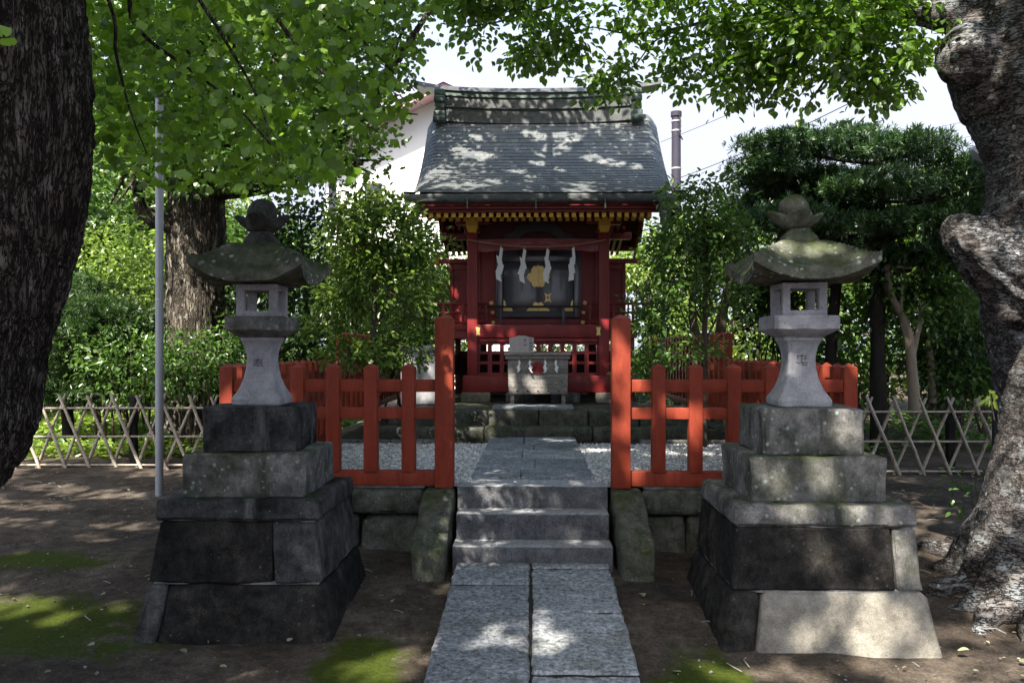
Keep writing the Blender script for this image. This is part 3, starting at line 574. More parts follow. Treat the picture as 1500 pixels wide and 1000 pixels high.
fr = Geo(); fr.rbox(fx0, fx0 + .1, 13.62, 13.74, fz0, fz1, r=.006, seg=.5, amp=0).rbox(fx1 - .1, fx1, 13.62, 13.74, fz0, fz1, r=.006, seg=.5, amp=0).rbox(fx0 + .1, fx1 - .1, 13.63, 13.74, fz1 - .19, fz1, r=.006, seg=.5, amp=0)
part(fr, 'door_frame', 'black_lacquer', smooth=True)
part(Geo().rbox(fx0 + .1, fx1 - .1, 13.6, 13.74, fz0, fz0 + .1, r=.006, seg=.5, amp=0), 'door_sill', 'lacquer_grey', smooth=True)
mx_ = (fx0 + fx1) / 2; dz0, dz1 = fz0 + .102, fz1 - .192
doors = []
for s_, (a, b) in ((-1, (fx0 + .112, mx_ - .003)), (1, (mx_ + .003, fx1 - .112))):
    d = Geo().rbox(a, b, 13.675, 13.72, dz0, dz1, r=.004, seg=.3, amp=.002, fr=3); doors.append(part(d, 'door', 'black_lacquer', smooth=True))
    inner = mx_ + s_ * .041
    part(Geo().box(min(mx_ + s_ * .004, inner), max(mx_ + s_ * .004, inner), 13.664, 13.674, dz0 + .02, dz1 - .01), 'stile', 'lacquer_grey', doors[-1])
    # gold fittings on the door leaf
    def half(pts): return [(mx_ + s_ * x, z) for x, z in (pts if s_ > 0 else pts[::-1])]
    zc = PZ(404.5, 13.66)
    fl = [(.002, -.175), (.03, -.16), (.06, -.178), (.095, -.15), (.11, -.1), (.15, -.075), (.185, -.02), (.16, .04), (.115, .055), (.11, .11), (.07, .165), (.03, .155), (.002, .178)]
    part(Geo().prism(half([(x, zc + z) for x, z in fl]), 13.652, 13.662), 'gold_fitting', 'gold', doors[-1])
    part(Geo().prism(half([(.002, dz0 + .005), (.19, dz0 + .005), (.165, dz0 + .04), (.11, dz0 + .075), (.08, dz0 + .085), (.085, dz0 + .115), (.05, dz0 + .15), (.002, dz0 + .13)]), 13.652, 13.662), 'gold_fitting', 'gold', doors[-1])
    o_ = (b - a)
    part(Geo().prism(half([(o_, dz0 + .005), (o_, dz0 + .19), (o_ - .03, dz0 + .15), (o_ - .04, dz0 + .09), (o_ - .13, dz0 + .06), (o_ - .15, dz0 + .005)][::-1]), 13.655, 13.674), 'gold_fitting', 'gold', doors[-1])
lx, lz = PX(802.5, 13.66), PZ(436, 13.66); q = .058
lp = [(-q, -.08), (-.02, -.055), (.02, -.055), (q, -.08), (.035, -.02), (.035, .02), (q, .08), (.02, .055), (-.02, .055), (-q, .08), (-.035, .02), (-.035, -.02)]
lk = part(Geo().prism([(lx + x, lz + z) for x, z in lp], 13.655, 13.674), 'lock_plate', 'gold', doors[1]); lk['label'] = 'gold lock plate with keyhole'
part(Geo().box(lx - .012, lx + .012, 13.653, 13.6549, lz - .02, lz + .02), 'keyhole', 'ink', doors[1])
# railings with gold caps
for s_ in (-1, 1):
    xa, xb = SX + s_ * .74, SX + s_ * 1.72
    for z, rr_, e in ((2.325, .022, .0), (2.19, .018, .02), (2.035, .025, .03)):
        rl = part(Geo().tube([(xa - s_ * e, 13.08, z), (xb - (0 if z > 2.3 else s_ * .2), 13.08, z)], rr_, 10), 'railing', 'crimson', smooth=True)
        part(Geo().tube([(xa - s_ * (e + .05), 13.08, z + (.025 if z > 2.3 else 0)), (xa - s_ * e, 13.08, z)], rr_ + .006, 10), 'rail_cap', 'gold', rl, True)
    for xx in (.8, 1.15, 1.45): part(Geo().rbox(SX + s_ * xx - .02, SX + s_ * xx + .02, 13.06, 13.1, 2.0, 2.33, r=.004, seg=.4, amp=0), 'baluster', 'crimson', smooth=True)
    part(Geo().prism([(SX + s_ * .9 + x, z) for x, z in ((-.035, 1.84), (.035, 1.84), (.02, 1.89), (.035, 1.96), (-.035, 1.96), (-.02, 1.89))], 12.762, 12.769), 'gold_fitting', 'gold')
    # side screens on the veranda
    xa, xb = sorted((SX + s_ * 1.0, SX + s_ * 1.46))
    part(Geo().box(xa, xb, 14.2, 14.25, 2.0, 3.05), 'side_screen', 'crimson')
    sc_ = part(Geo().rbox(xa, xa + .06, 14.17, 14.199, 2.0, 3.05, r=.006, seg=.5, amp=0).rbox(xb - .06, xb, 14.17, 14.199, 2.0, 3.05, r=.006, seg=.5, amp=0).rbox(xa + .06, xb - .06, 14.17, 14.199, 2.95, 3.05, r=.006, seg=.5, amp=0), 'screen_frame', 'crimson', smooth=True)
    c0, c1 = SX + s_ * .95, SX + s_ * 1.64
    cp = part(Geo().rbox(min(c0, c1), max(c0, c1), 14.14, 14.28, 3.055, 3.13, r=.008, seg=.5, amp=0), 'screen_cap', 'crimson', smooth=True)
    e0, e1 = sorted((c1, c1 + s_ * .07)); part(Geo().box(e0, e1, 14.13, 14.29, 3.05, 3.14, top=(e0 - .0, e1 + .0, 14.13, 14.29)), 'cap_end', 'ochre', cp)
# arched tie beam and carved panel
xs_ = np.linspace(SX - .905, SX + .905, 25); k = Geo()
top_ = [(x, 3.275 + .012 * (1 - ((x - SX) / .9) ** 2)) for x in xs_]; bot_ = [(x, 3.09 + .035 * max(0, 1 - ((x - SX) / .72) ** 2) ** .5) for x in xs_]
part(k.prism(bot_ + top_[::-1], 12.79, 12.91), 'tie_beam', 'crimson_beam')
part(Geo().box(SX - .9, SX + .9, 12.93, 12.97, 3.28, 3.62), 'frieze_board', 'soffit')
fr_ = [(-.52, 0), (-.5, .06), (-.38, .1), (-.3, .2), (-.12, .27), (0, .3), (.12, .27), (.3, .2), (.38, .1), (.5, .06), (.52, 0), (.3, 0), (.2, .08), (0, .12), (-.2, .08), (-.3, 0)]
part(Geo().prism([(SX + x, 3.29 + z) for x, z in fr_][::-1], 12.86, 12.92), 'carved_strut', 'dark_metal')
for Y in (YC, 15.35): part(Geo().rbox(SX - 1.68, SX + 1.68, Y - .08, Y + .08, 3.6, 3.72, r=.01, seg=.8, amp=0), 'purlin', 'crimson', smooth=True)
for X in (SX - .985, SX + .985): part(Geo().rbox(X - .075, X + .075, 15.27, 15.43, .84, 3.6, r=.008, seg=.5, amp=0), 'column', 'crimson', smooth=True)
part(Geo().rbox(SX - 1.7, SX + 1.7, 14.0, 14.2, 5.05, 5.25, r=.01, seg=.8, amp=0), 'purlin', 'crimson', smooth=True)
# roof
YE, YR, ZE, ZR = 11.68, 14.1, 3.76, 5.5
def prof(t): return ZE + (ZR - ZE) * (.5 * t + .5 * t ** 2)
HWD = 1.868; RC = SX + .07            # half width and centre line of the roof
def roof_surface(dy, thick):
    rows = 27; xs = np.concatenate([[-1.0, -.99, -.965, -.94, -.915, -.89, -.865], np.linspace(-.84, .84, 21), [.865, .89, .915, .94, .965, .99, 1.0]])
    Vs = []; uv = []
    for r in range(rows):
        for e in (0, 1):
            t = (r + e) / rows; lip = (.014 if e == 0 else .001)
            for x in xs:
                inner = .86 + .05 * t; ov = max(0, abs(x) - inner) / max(1e-6, 1 - inner)
                d = (.05 * ov + .16 * ov ** 2) * min(1, t / .13) ** .8
                tx = x * HWD * (1 + .035 * (1 - t) ** 4 + .01 * t)
                Yl = YE + (YR - YE) * t
                Vs.append((RC + tx, Yl if dy > 0 else 2 * YR - Yl, prof(t) - d + lip + .02 * abs(x) ** 3 * (1 - t) ** 2)); uv.append((tx + (r * 7 % 5) * .11, r + .5))
    nx = len(xs); F = []
    for r in range(rows * 2 - 1):
        i = r * nx + np.arange(nx - 1); q = np.stack([i, i + 1, i + nx + 1, i + nx], 1); F.append(q if dy > 0 else q[:, ::-1])
    return np.array(Vs), np.concatenate(F), np.array(uv)
V1, F1, u1 = roof_surface(1, 0); V2, F2, u2 = roof_surface(-1, 0)
g = Geo(); g.add(V1, [F1]); g.add(V2, [F2]); g.uv = np.concatenate([u1, u2])
rf = part(g, 'roof', 'copper_roof')
# eave board thickness and underside
ts = np.linspace(0, 1, 15)
def under(off, hw, name, m, parent):
    g = Geo(); C = []
    pr = [(YE + (YR - YE) * t, prof(t) - off) for t in ts] + [(2 * YR - (YE + (YR - YE) * t), prof(t) - off) for t in ts[::-1][1:]]
    pr2 = [(y, z - .05) for y, z in pr]
    n = len(pr); V = [(RC - hw, y, z) for y, z in pr] + [(RC + hw, y, z) for y, z in pr] + [(RC - hw, y, z) for y, z in pr2] + [(RC + hw, y, z) for y, z in pr2]
    i = np.arange(n - 1); F = [np.stack([i, i + n, i + n + 1, i + 1], 1), np.stack([i + 2 * n, i + 2 * n + 1, i + 3 * n + 1, i + 3 * n], 1), np.stack([i, i + 1, i + 2 * n + 1, i + 2 * n], 1), np.stack([i + n, i + 3 * n, i + 3 * n + 1, i + n + 1], 1)]
    g.add(V, F); return part(g, name, m, parent)
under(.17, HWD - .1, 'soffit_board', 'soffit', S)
for dy in (1, -1):
    ye = YE if dy > 0 else 2 * YR - YE
    y0, y1 = sorted((ye - dy * .004, ye + dy * .2)); g = Geo(); g.rbox(RC - HWD * 1.03, RC + HWD * 1.03, y0, y1, ZE - .085, ZE - .002, r=.012, seg=.4, amp=.002); part(g, 'eave_edge', 'copper_dark', rf, True)
    y0, y1 = sorted((ye + dy * .05, ye + dy * .17)); part(Geo().rbox(RC - HWD * .95, RC + HWD * .94, y0, y1, ZE - .245, ZE - .087, r=.008, seg=.6, amp=0), 'fascia', 'crimson', smooth=True)
# verge boards following the slope on both gables
for s_ in (-1, 1):
    x = RC + s_ * (HWD - .08); g = Geo(); n = 31; pr = []
    for k in range(n):
        t = k / (n - 1); t2 = 1 - abs(2 * t - 1); y = YE + .08 + (2 * (YR - YE) - .16) * t; pr.append((y, prof(t2) - .2))
    V = [(x + dx, y, z - dz) for dz in (0, .2) for dx in (-.025, .025) for y, z in pr]; i = np.arange(n - 1)
    g.add(V, [np.stack([i, i + 1, i + n + 1, i + n], 1), np.stack([i + 2 * n, i + 3 * n, i + 3 * n + 1, i + 2 * n + 1], 1), np.stack([i, i + 2 * n, i + 2 * n + 1, i + 1], 1), np.stack([i + n, i + n + 1, i + 3 * n + 1, i + 3 * n], 1)])
    part(g, 'verge_board', 'crimson')
    # gable infill
    g = Geo(); xg = SX + s_ * .98; g.add([(xg, 12.9, 3.65), (xg, 15.3, 3.65), (xg, 14.1, 5.15), (xg - s_ * .04, 12.9, 3.65), (xg - s_ * .04, 15.3, 3.65), (xg - s_ * .04, 14.1, 5.15)], [np.array([(0, 1, 2), (3, 5, 4)]), np.array([(0, 2, 5, 3), (1, 4, 5, 2), (0, 3, 4, 1)])]); part(g, 'gable_wall', 'soffit')
# rafters: two rows in front, one at the rear, ochre ends
def rafter(x, y0, z0, y1, z1, wd, ht):
    g = Geo(); h = wd / 2
    def bx(ya, za, yb, zb, mi):
        V = [(x - h, ya, za), (x + h, ya, za), (x + h, yb, zb), (x - h, yb, zb), (x - h, ya, za + ht), (x + h, ya, za + ht), (x + h, yb, zb + ht), (x - h, yb, zb + ht)]
        F = np.array([(0, 3, 2, 1), (4, 5, 6, 7), (0, 1, 5, 4), (1, 2, 6, 5), (2, 3, 7, 6), (3, 0, 4, 7)]); g.add(V, [F if yb > ya else F[:, ::-1]], mi)
    bx(y0, z0, y1, z1, 0); s_ = 1 if y1 > y0 else -1; h += .003; ht += .006
    bx(y0 - s_ * .012, z0 - .003, y0 + s_ * .006, z0 - .003, 1); part(g, 'rafter', ['crimson', 'ochre'])
rx = np.linspace(PX(621, 11.85), PX(951, 11.85), 31)
for k, x in enumerate(rx):
    rafter(x, 11.82, PZ(318, 11.82), 12.95, PZ(318, 11.82) + .2, .052, .06)
    rafter(x + .03, 12.2, PZ(323.5, 12.2), 13.6, PZ(323.5, 12.2) + .42, .05, .058)
    if k < 31: rafter(x, 2 * YR - 11.82, 3.44, 15.1, 3.75, .052, .06)
# gutter, straps, hopper
g = Geo(); a = np.linspace(pi, 2 * pi, 9); C = []
for x in (RC - 1.88, RC + 1.88):
    C.append([(x, 11.6 + .05 * cos(t), 3.665 + .05 * sin(t)) for t in a] + [(x, 11.6 + .043 * cos(t), 3.665 + .043 * sin(t)) for t in a[::-1]])
g.rings(np.array(C)[:, ::-1]); part(g, 'gutter', 'copper_dark', smooth=True)
for px_ in (685, 785, 886): x = PX(px_, 11.6); part(Geo().box(x - .009, x + .009, 11.53, 11.545, 3.53, 3.69).box(x - .009, x + .009, 11.545, 11.75, 3.53, 3.545), 'gutter_strap', 'verdigris')
hx = PX(974, 11.6); g = Geo(); g.rbox(hx - .11, hx + .11, 11.5, 11.68, 3.62, 3.68, r=.01, seg=.2, amp=0).box(hx - .06, hx + .06, 11.53, 11.66, 3.42, 3.62, top=(hx - .09, hx + .09, 11.51, 11.67)).rbox(hx - .06, hx + .06, 11.53, 11.66, 3.33, 3.42, r=.01, seg=.2, amp=0).tube([(hx, 11.6, 3.34), (hx, 11.75, 3.2), (hx + .1, 12.4, 2.9), (hx + .1, 12.5, .84)], .035, 10)
g.tube([(hx, 11.515, 3.54), (hx, 11.495, 3.54)], .04, 14); part(g, 'rain_hopper', 'copper_dark', smooth=True)
# ridge
rxa, rxb = PX(645, 14.0), PX(931, 14.0); cxr = (rxa + rxb) / 2
def sag(x): return .065 * abs((x - cxr) / 1.65) ** 2.4
n = 25; xs_ = np.linspace(rxa, rxb, n)
def band(xs, z0, z1, hy0, hy1, name, m, parent=rf):
    C = [[(x, YR - hy0, z0 + sag(x)), (x, YR + hy0, z0 + sag(x)), (x, YR + hy1, z1 + sag(x)), (x, YR - hy1, z1 + sag(x))] for x in xs]
    g = Geo(); g.rings(np.array(C)[:, ::-1]); return part(g, name, m, parent)
rd = band(xs_, 5.3, 5.53, .22, .2, 'ridge', 'copper_dark')
band(xs_, 5.532, 5.545, .23, .23, 'ridge_moulding', 'copper_dark', rf); band(xs_, 5.547, 5.72, .185, .175, 'ridge_box', 'copper_dark', rf); band(xs_, 5.722, 5.735, .2, .2, 'ridge_moulding', 'verdigris', rf); band(xs_, 5.737, 5.81, .17, .17, 'ridge_box', 'verdigris', rf)
xs2 = np.linspace(PX(609, 14.0), PX(968, 14.0), 31); C = []
for x in xs2:
    lift = .06 * max(0, abs(x - cxr) - 1.6) ** 1.0; C.append([(x, YR - .2, 5.813 + sag(x) + lift), (x, YR + .2, 5.813 + sag(x) + lift), (x, YR + .13, 5.9 + sag(x) + lift * 1.5), (x, YR, 5.915 + sag(x) + lift * 1.5), (x, YR - .13, 5.9 + sag(x) + lift * 1.5)])
g = Geo(); g.rings(np.array(C)[:, ::-1]); part(g, 'ridge_cap', 'copper_dark', rf)
for x in (rxa, rxb):
    zb = sag(x); g = Geo(); h = .085
    for (z0, z1, e) in ((5.32, 5.45, .035), (5.455, 5.58, .0), (5.585, 5.7, .02), (5.705, 5.81, .0)): g.rbox(x - h - e * .3, x + h + e * .3, YR - .27 - e, YR + .27 + e, z0 + zb, z1 + zb, r=.03, seg=.2, amp=.003)
    g.tube([(x - h - .01, YR - .3, 5.3 + zb), (x + h + .01, YR - .3, 5.3 + zb)], .06, 14); part(g, 'ridge_end', 'verdigris', rf, True)

# rope with paper streamers, rail stand
def rope_pt(px_, sagc=10): t = (px_ - 688) / 198; return P(px_, 351.5 + 4 * sagc * t * (1 - t), 12.7)
g = Geo(); g.tube([rope_pt(p_) for p_ in np.linspace(686, 888, 24)], .008, 8); tag(g.build('straw_rope', 'straw', None, True), 'thin sagging straw rope across the red tie beam', 'rope')
def streamer(p, segs, wd, lab, group, y):
    x, z = p; k = Geo()
    for i, (dx, dz, tilt, wk) in enumerate(segs):
        a = (x, z); b = (x + dx, z - dz); h = wd * wk / 2; yy = y - .004 * i
        k.prism([(b[0] - h, b[1] - tilt), (b[0] + h, b[1] + tilt), (a[0] + h * .9, a[1] + tilt), (a[0] - h * .9, a[1] - tilt)], yy - .0015, yy + .0015)
        x += dx + (random.uniform(-.2, .2)) * wd; z -= dz * .82
    k.tube([(p[0], y, p[1] - .01), (p[0], y, p[1] + .045)], .006, 6, 1)
    return tag(k.build('paper_streamer', ['paper', 'straw']), lab, 'paper streamer', group)
big = [(-.01, .17, -.02, .45), (.04, .13, -.03, .9), (-.03, .14, -.02, .9), (.03, .13, -.02, .8)]
for p_, lab, f in ((735, 'white zigzag paper streamer at the left end of the rope', 1), (769, 'white zigzag paper streamer hanging over the left door leaf', 1), (803, 'white zigzag paper streamer hanging before the gold flower fitting', 1), (839.5, 'white zigzag paper streamer at the right end of the rope', -.5)):
    q = rope_pt(p_); streamer((q[0], q[2] - .04), [(-.015 * f + dx * f, dz, t * f, wk) for dx, dz, t, wk in big], .098, lab, 'paper streamers on the straw rope', 12.69)
rs = thing('rail_stand', 'black two legged rail standing before the shrine doors', 'rail', (PX(778, 13.2), 13.2, 2.0))
Geo().rbox(PX(705, 13.2), PX(852, 13.2), 13.18, 13.22, PZ(451, 13.2), PZ(447.5, 13.2), r=.005, seg=.8, amp=0).build('rail', 'dark_metal', rs, True)
for p_ in (733, 825.5): Geo().rbox(PX(p_, 13.2) - .022, PX(p_, 13.2) + .022, 13.18, 13.22, 2.001, PZ(451, 13.2), r=.004, seg=.8, amp=0).build('leg', 'lacquer_grey', rs, True)

# ------------------------------------------------------------------ offering box
bx0, bx1, by0, by1 = PX(744, 12), PX(832, 12), 12.0, 12.48
ob = thing('offering_box', 'weathered grey wooden offering box with a red crest', 'box', ((bx0 + bx1) / 2, 12.24, .845))
bd = Geo(); bd.rbox(bx0, bx1, by0, by1, 1.29, 1.485, r=.006, seg=.2, amp=.002).rbox(bx0 + .004, bx1 - .004, by0 + .003, by1, 1.09, 1.287, r=.006, seg=.2, amp=.002); body = bd.build('body', 'grey_wood', ob, True)
Geo().rbox(bx0 + .01, bx1 - .01, by0 - .012, by1, 1.0, 1.087, r=.005, seg=.2, amp=.002).build('batten', 'grey_wood', ob, True)
for k in range(5): x = bx0 + .13 + k * (bx1 - bx0 - .26) / 4; Geo().tube([(x, by0 - .018, 1.043), (x, by0 - .005, 1.043)], .012, 10).build('peg', 'dark_metal', ob, True)
for X in (bx0, bx1):
    for k in range(4): Geo().box(X - .012, X + .012, by0 + .02, by0 + .06, 1.13 + k * .09, 1.17 + k * .09).build('joint_strap', 'dark_metal', ob)
ld = Geo(); ld.rbox(bx0 - .05, bx1 + .045, by0 - .05, by1 + .03, 1.54, 1.585, r=.008, seg=.2, amp=.002).rbox(bx0 - .035, bx1 + .03, by0 - .03, by1 + .02, 1.49, 1.537, r=.008, seg=.2, amp=.002); ld.build('lid', 'grey_wood', ob, True)
for X in (bx0 + .06, bx1 - .06):
    for Y in (by0 + .05, by1 - .06): Geo().rbox(X - .025, X + .025, Y - .025, Y + .025, .845, 1.0, r=.004, seg=.2, amp=0).build('leg', 'grey_wood', ob, True)
cx_, cz_ = PX(787.5, 12), PZ(538.5, 12); a = np.arange(28) * 2 * pi / 28
cr = Geo().prism([(cx_ + .09 * cos(t), cz_ + .09 * sin(t)) for t in a], by0 - .012, by0 + .01).build('crest', 'crest_red', ob)
k = Geo()
for j in range(3):
    t0 = j * 2 * pi / 3 + .5; pts = [(cx_ + r_ * cos(t0 + q_), by0 - .013, cz_ + r_ * sin(t0 + q_)) for r_, q_ in ((.03, 0), (.05, .5), (.062, 1.1), (.068, 1.7))]; k.tube(pts, [.018, .013, .008, .003], 8)
k.build('crest_comma', 'crimson', cr, True)
sm = [(-.012, .05, -.01, .5), (.02, .05, -.014, .9), (-.018, .05, -.012, .9), (.02, .045, -.01, .8)]
for p_, lab, f in ((760, 'small white paper streamer furthest left on the offering box', -1), (777, 'small white paper streamer just left of the red crest', 1.2), (798, 'small white paper streamer just right of the red crest', -1), (815, 'small white paper streamer furthest right on the offering box', 1)):
    streamer((PX(p_, 11.95), 1.475), [(dx * f, dz, t * f, wk) for dx, dz, t, wk in sm], .045, lab, 'paper streamers on the offering box', 11.94)
pq = thing('wooden_plaque', 'pale wooden plaque with ink writing on the offering box', 'sign', (PX(764, 12.2), 12.2, 1.585))
x0, x1, zt = PX(746, 12.18), PX(782, 12.18), PZ(494.5, 12.18); pb = Geo().prism([(x0, 1.586), (x1, 1.586), (x1, zt), (x1 - .06, zt + .008), ((x0 + x1) / 2 + .05, zt + .03), ((x0 + x1) / 2 - .05, zt + .03), (x0 + .06, zt + .008), (x0, zt)], 12.18, 12.215).build('board', 'plaque_wood', pq)
for j, ch in enumerate('大願成就'): text(ch, .043, (x1 - .045, 12.1795, zt - .03 - j * .048), 'ink', pb, .001)
for j, ch in enumerate('奉納'): text(ch, .05, (x1 - .125, 12.1795, zt - .04 - j * .065), 'lacquer_grey', pb, .001)
tag(Geo().rbox(PX(588, 12.2), PX(640, 12.2), 12.1, 12.5, .84, 1.6, r=.02, seg=.1, amp=.006).rbox(PX(586, 12.2), PX(642, 12.2), 12.07, 12.53, 1.603, 1.68, r=.02, seg=.1, amp=.006).build('stone_monument', 'stone_pale', None, True), 'grey stone block with cap behind the left bushy shrub', 'stone block')

# ------------------------------------------------------------------ bamboo fences, pole, lamp
def bamboo_fence(lab, xa, xb, Y, seed):
    rr = random.Random(seed); z0 = gh(0, Y); root = thing('bamboo_fence', lab, 'fence', ((xa + xb) / 2, Y, z0)); hgt = .93; sp = .322; n = int((xb - xa) / sp)
    def pole(p, q, r0):
        m = 7; pts = [tuple(np.array(p) + (np.array(q) - np.array(p)) * k / (m - 1) + np.array([rr.uniform(-.006, .006), 0, 0])) for k in range(m)]
        k = Geo(); k.tube(pts, [r0 * (1 - .03 * j) for j in range(m)], 10)
        for j in range(1, m - 1): v = np.array(q) - np.array(p); v = v / np.linalg.norm(v) * .008; k.tube([np.array(pts[j]) - v, pts[j], np.array(pts[j]) + v], [r0 * .97, r0 * 1.13, r0 * .97], 10)
        return k
    for k in range(n):
        x = xa + k * sp; j = rr.uniform(-.02, .02)
        pole((x - .2 + j, Y + .02, z0 - .03), (x + .2 + j + rr.uniform(-.02, .02), Y + .02, z0 + hgt + rr.uniform(-.03, .03)), rr.uniform(.018, .022)).build('bamboo_pole', 'bamboo', root, True)
        pole((x + .2 - j, Y - .022, z0 - .03), (x - .2 - j + rr.uniform(-.02, .02), Y - .022, z0 + hgt + rr.uniform(-.03, .03)), rr.uniform(.018, .023)).build('bamboo_pole', 'bamboo', root, True)
    for zz in (.03, .39, .75): pole((xa - .3, Y, z0 + zz), (xb + .1, Y, z0 + zz + .015), .014).build('rail', 'bamboo', root, True)
    for x in np.arange(xb - .35, xa, -1.9) if xa < 0 else np.arange(xa + .35, xb, 1.8): Geo().rbox(x - .045, x + .045, Y + .05, Y + .14, z0 - .1, z0 + hgt - .02, r=.02, seg=.2, amp=.006).build('post', 'black_post', root, True)
bamboo_fence('weathered bamboo lattice fence behind the left lantern and metal pole', -7.4, -2.85, 10.7, 3)
bamboo_fence('weathered bamboo lattice fence between right lantern and big grey tree', 2.95, 7.6, 10.45, 5)
pY = 9.1; px_ = PX(233.5, pY); mp = thing('metal_pole', 'slim grey steel pole standing before the bamboo fence', 'pole', (px_, pY, gh(0, pY)))
Geo().tube([(px_, pY, gh(0, pY) - .1), (px_, pY, 2.2), (px_, pY, PZ(140, pY, 233))], .042, 20).build('shaft', 'steel', mp, True)
Geo().tube([(px_, pY, PZ(145, pY, 233)), (px_, pY, PZ(136, pY, 233))], .047, 16).build('cap', 'dark_metal', mp, True)
Geo().tube([(px_, pY, PZ(178, pY, 233)), (px_, pY, PZ(172, pY, 233))], .045, 16).build('band', 'dark_metal', mp, True)
sz_ = PZ(443, pY, 233); a = np.linspace(-2.5, -1.2, 8); g = Geo(); V = [(px_ + .0435 * cos(t), pY + .0435 * sin(t), z) for z in (sz_ - .04, sz_ + .04) for t in a]; i = np.arange(7); g.add(V, [np.stack([i, i + 1, i + 9, i + 8], 1)]); stk = g.build('sticker', 'sticker', mp)
k = Geo()
for j, z in enumerate((.02, 0, -.022)):
    for t in (-2.1, -1.75, -1.5): k.box(px_ + .0445 * cos(t) - .004, px_ + .0445 * cos(t) + .004, pY + .0445 * sin(t) - .001, pY + .0445 * sin(t) + .001, sz_ + z - .005, sz_ + z + .005)
k.build('sticker_print', 'ink', stk)
lY = 10.2; lx = PX(1459, lY); lp = thing('street_lamp', 'slim dark lamp post beside the big grey tree', 'street lamp', (lx, lY, gh(0, lY)))
Geo().tube([(lx, lY, gh(0, lY) - .1), (lx, lY, 2.0), (lx, lY, PZ(240, lY))], .045, 14).build('post', 'dark_metal', lp, True)
b_ = np.array(P(1452, 233, lY)); c_ = np.array(P(1424, 217, lY))
k = Geo(); d_ = c_ - b_; C = []
for t, hw, ht in ((0, .05, .03), (.1, .075, .05), (.5, .08, .055), (.9, .07, .04), (1, .04, .02)):
    p = b_ + d_ * t; C.append([(p[0] + .03 * s2 * ht / .05, p[1] + s1 * hw, p[2] + s2 * ht) for s1, s2 in ((-1, -1), (1, -1), (1, 1), (-1, 1))])
k.rings(np.array(C)); k.build('lamp_head', 'lens_grey', lp, True, 40)
Geo().tube([(lx, lY, PZ(240, lY)), tuple(b_)], .03, 10).build('bracket', 'steel', lp, True)

# ------------------------------------------------------------------ utility pole, wires, houses
uY = 21.; ux = PX(990.5, uY); up_ = thing('utility_pole', 'tall concrete utility pole rising behind the shrine', 'utility pole', (ux, uY, .4))
Geo().tube([(ux, uY, .2), (ux, uY, 4), (ux, uY, PZ(166, uY, 990))], [.14, .125, .11], 16).build('shaft', 'pole_purple', up_, True)
Geo().tube([(ux, uY, PZ(171, uY, 990)), (ux, uY, PZ(164, uY, 990))], .135, 16).build('cap', 'pole_purple', up_, True)
for y_ in (178, 192, 247): z = PZ(y_, uY, 990); Geo().tube([(ux, uY, z - .02), (ux, uY, z + .02)], .125, 14).build('band', 'steel', up_, True)
Geo().tube([P(996, 170, uY - .12), P(997, 185, uY - .14), P(995, 195, uY - .15), P(1000, 205, uY - .1)], .018, 8).build('cable_loop', 'dark_metal', up_, True)
def wire(a, b, lab, r=.008, sg=.15):
    pts = [np.array(a) + (np.array(b) - np.array(a)) * t - np.array([0, 0, sg * 4 * t * (1 - t)]) for t in np.linspace(0, 1, 14)]
    k = Geo(); k.tube(pts, r, 6); return tag(k.build('wire', 'dark_metal'), lab, 'wire', 'overhead wires')
wire(P(968, 270, 20), P(1290, 128, 14), 'lower overhead wire slanting up over the dark yew', .008, .1)
wire(P(968, 208, 20), P(1320, 40, 13), 'overhead wire passing behind the utility pole', .006, .1)
wire(P(1140, 225, 26), P(1560, 140, 30), 'upper faint wire across the sky beside the grey trunk', .007, .2)
wire(P(1140, 240, 26), P(1560, 168, 30), 'lower faint wire across the sky beside the grey trunk', .007, .2)
hY = 27.; hs = thing('white_house', 'white gabled house behind the shrine and ginkgo', 'house', (PX(640, hY), hY + 3, .5))
xL, xR, xP = PX(476, hY), PX(832, hY), PX(654, hY); zP = PZ(131, hY, 654); zE_ = PZ(215, hY, 500)
g = Geo(); n = 5; pol = [(xL, .3), (xR, .3), (xR, zE_), (xP, zP), (xL, zE_)]; g.prism(pol, hY, hY + 8); g.build('wall', 'house_white', hs)
for s_, xe in ((-1, xL - .7), (1, xR + .7)):
    sl_ = (zP - zE_) / (xP - xL); ze = zE_ - .7 * sl_
    pol = [(xP, zP + .02), (xe, ze + .02), (xe, ze + .25), (xP, zP + .27)]; pol = pol if s_ > 0 else pol
    Geo().prism(pol if s_ < 0 else pol[::-1], hY - .9, hY + 8.4).build('roof', 'house_roof', hs)
    pol = [(xP, zP - .05), (xe, ze - .05), (xe, ze + .29), (xP, zP + .31)]; Geo().prism(pol if s_ < 0 else pol[::-1], hY - .96, hY - .902).build('fascia', 'house_trim', hs)
    pol = [(xP, zP - .2), (xe, ze - .2), (xe, ze + .015), (xP, zP + .015)]; Geo().prism(pol if s_ < 0 else pol[::-1], hY - .88, hY - .01).build('soffit', 'house_soffit', hs)
for (a, b, c, d) in ((482, 494, 268, 312), (535, 560, 268, 312)):
    wf = Geo().rbox(PX(a, hY) - .08, PX(b, hY) + .08, hY - .08, hY - .002, PZ(d, hY) - .08, PZ(c, hY) + .08, r=.02, seg=.8, amp=0).build('window', 'house_white', hs, True)
    Geo().box(PX(a, hY), PX(b, hY), hY - .09, hY - .081, PZ(d, hY), PZ(c, hY)).build('pane', 'window_dark', wf)
Geo().tube([(PX(530, hY), hY - .08, .4), (PX(530, hY), hY - .08, zE_ + 1)], .06, 8).build('downpipe', 'house_white', hs, True)
kY = 22.; ch = thing('cream_house', 'tall cream house seen past the big grey tree', 'house', (PX(1500, kY), kY + 3, .5))
x0, x1, zt = PX(1431, kY), PX(1620, kY), PZ(112, kY, 1440)
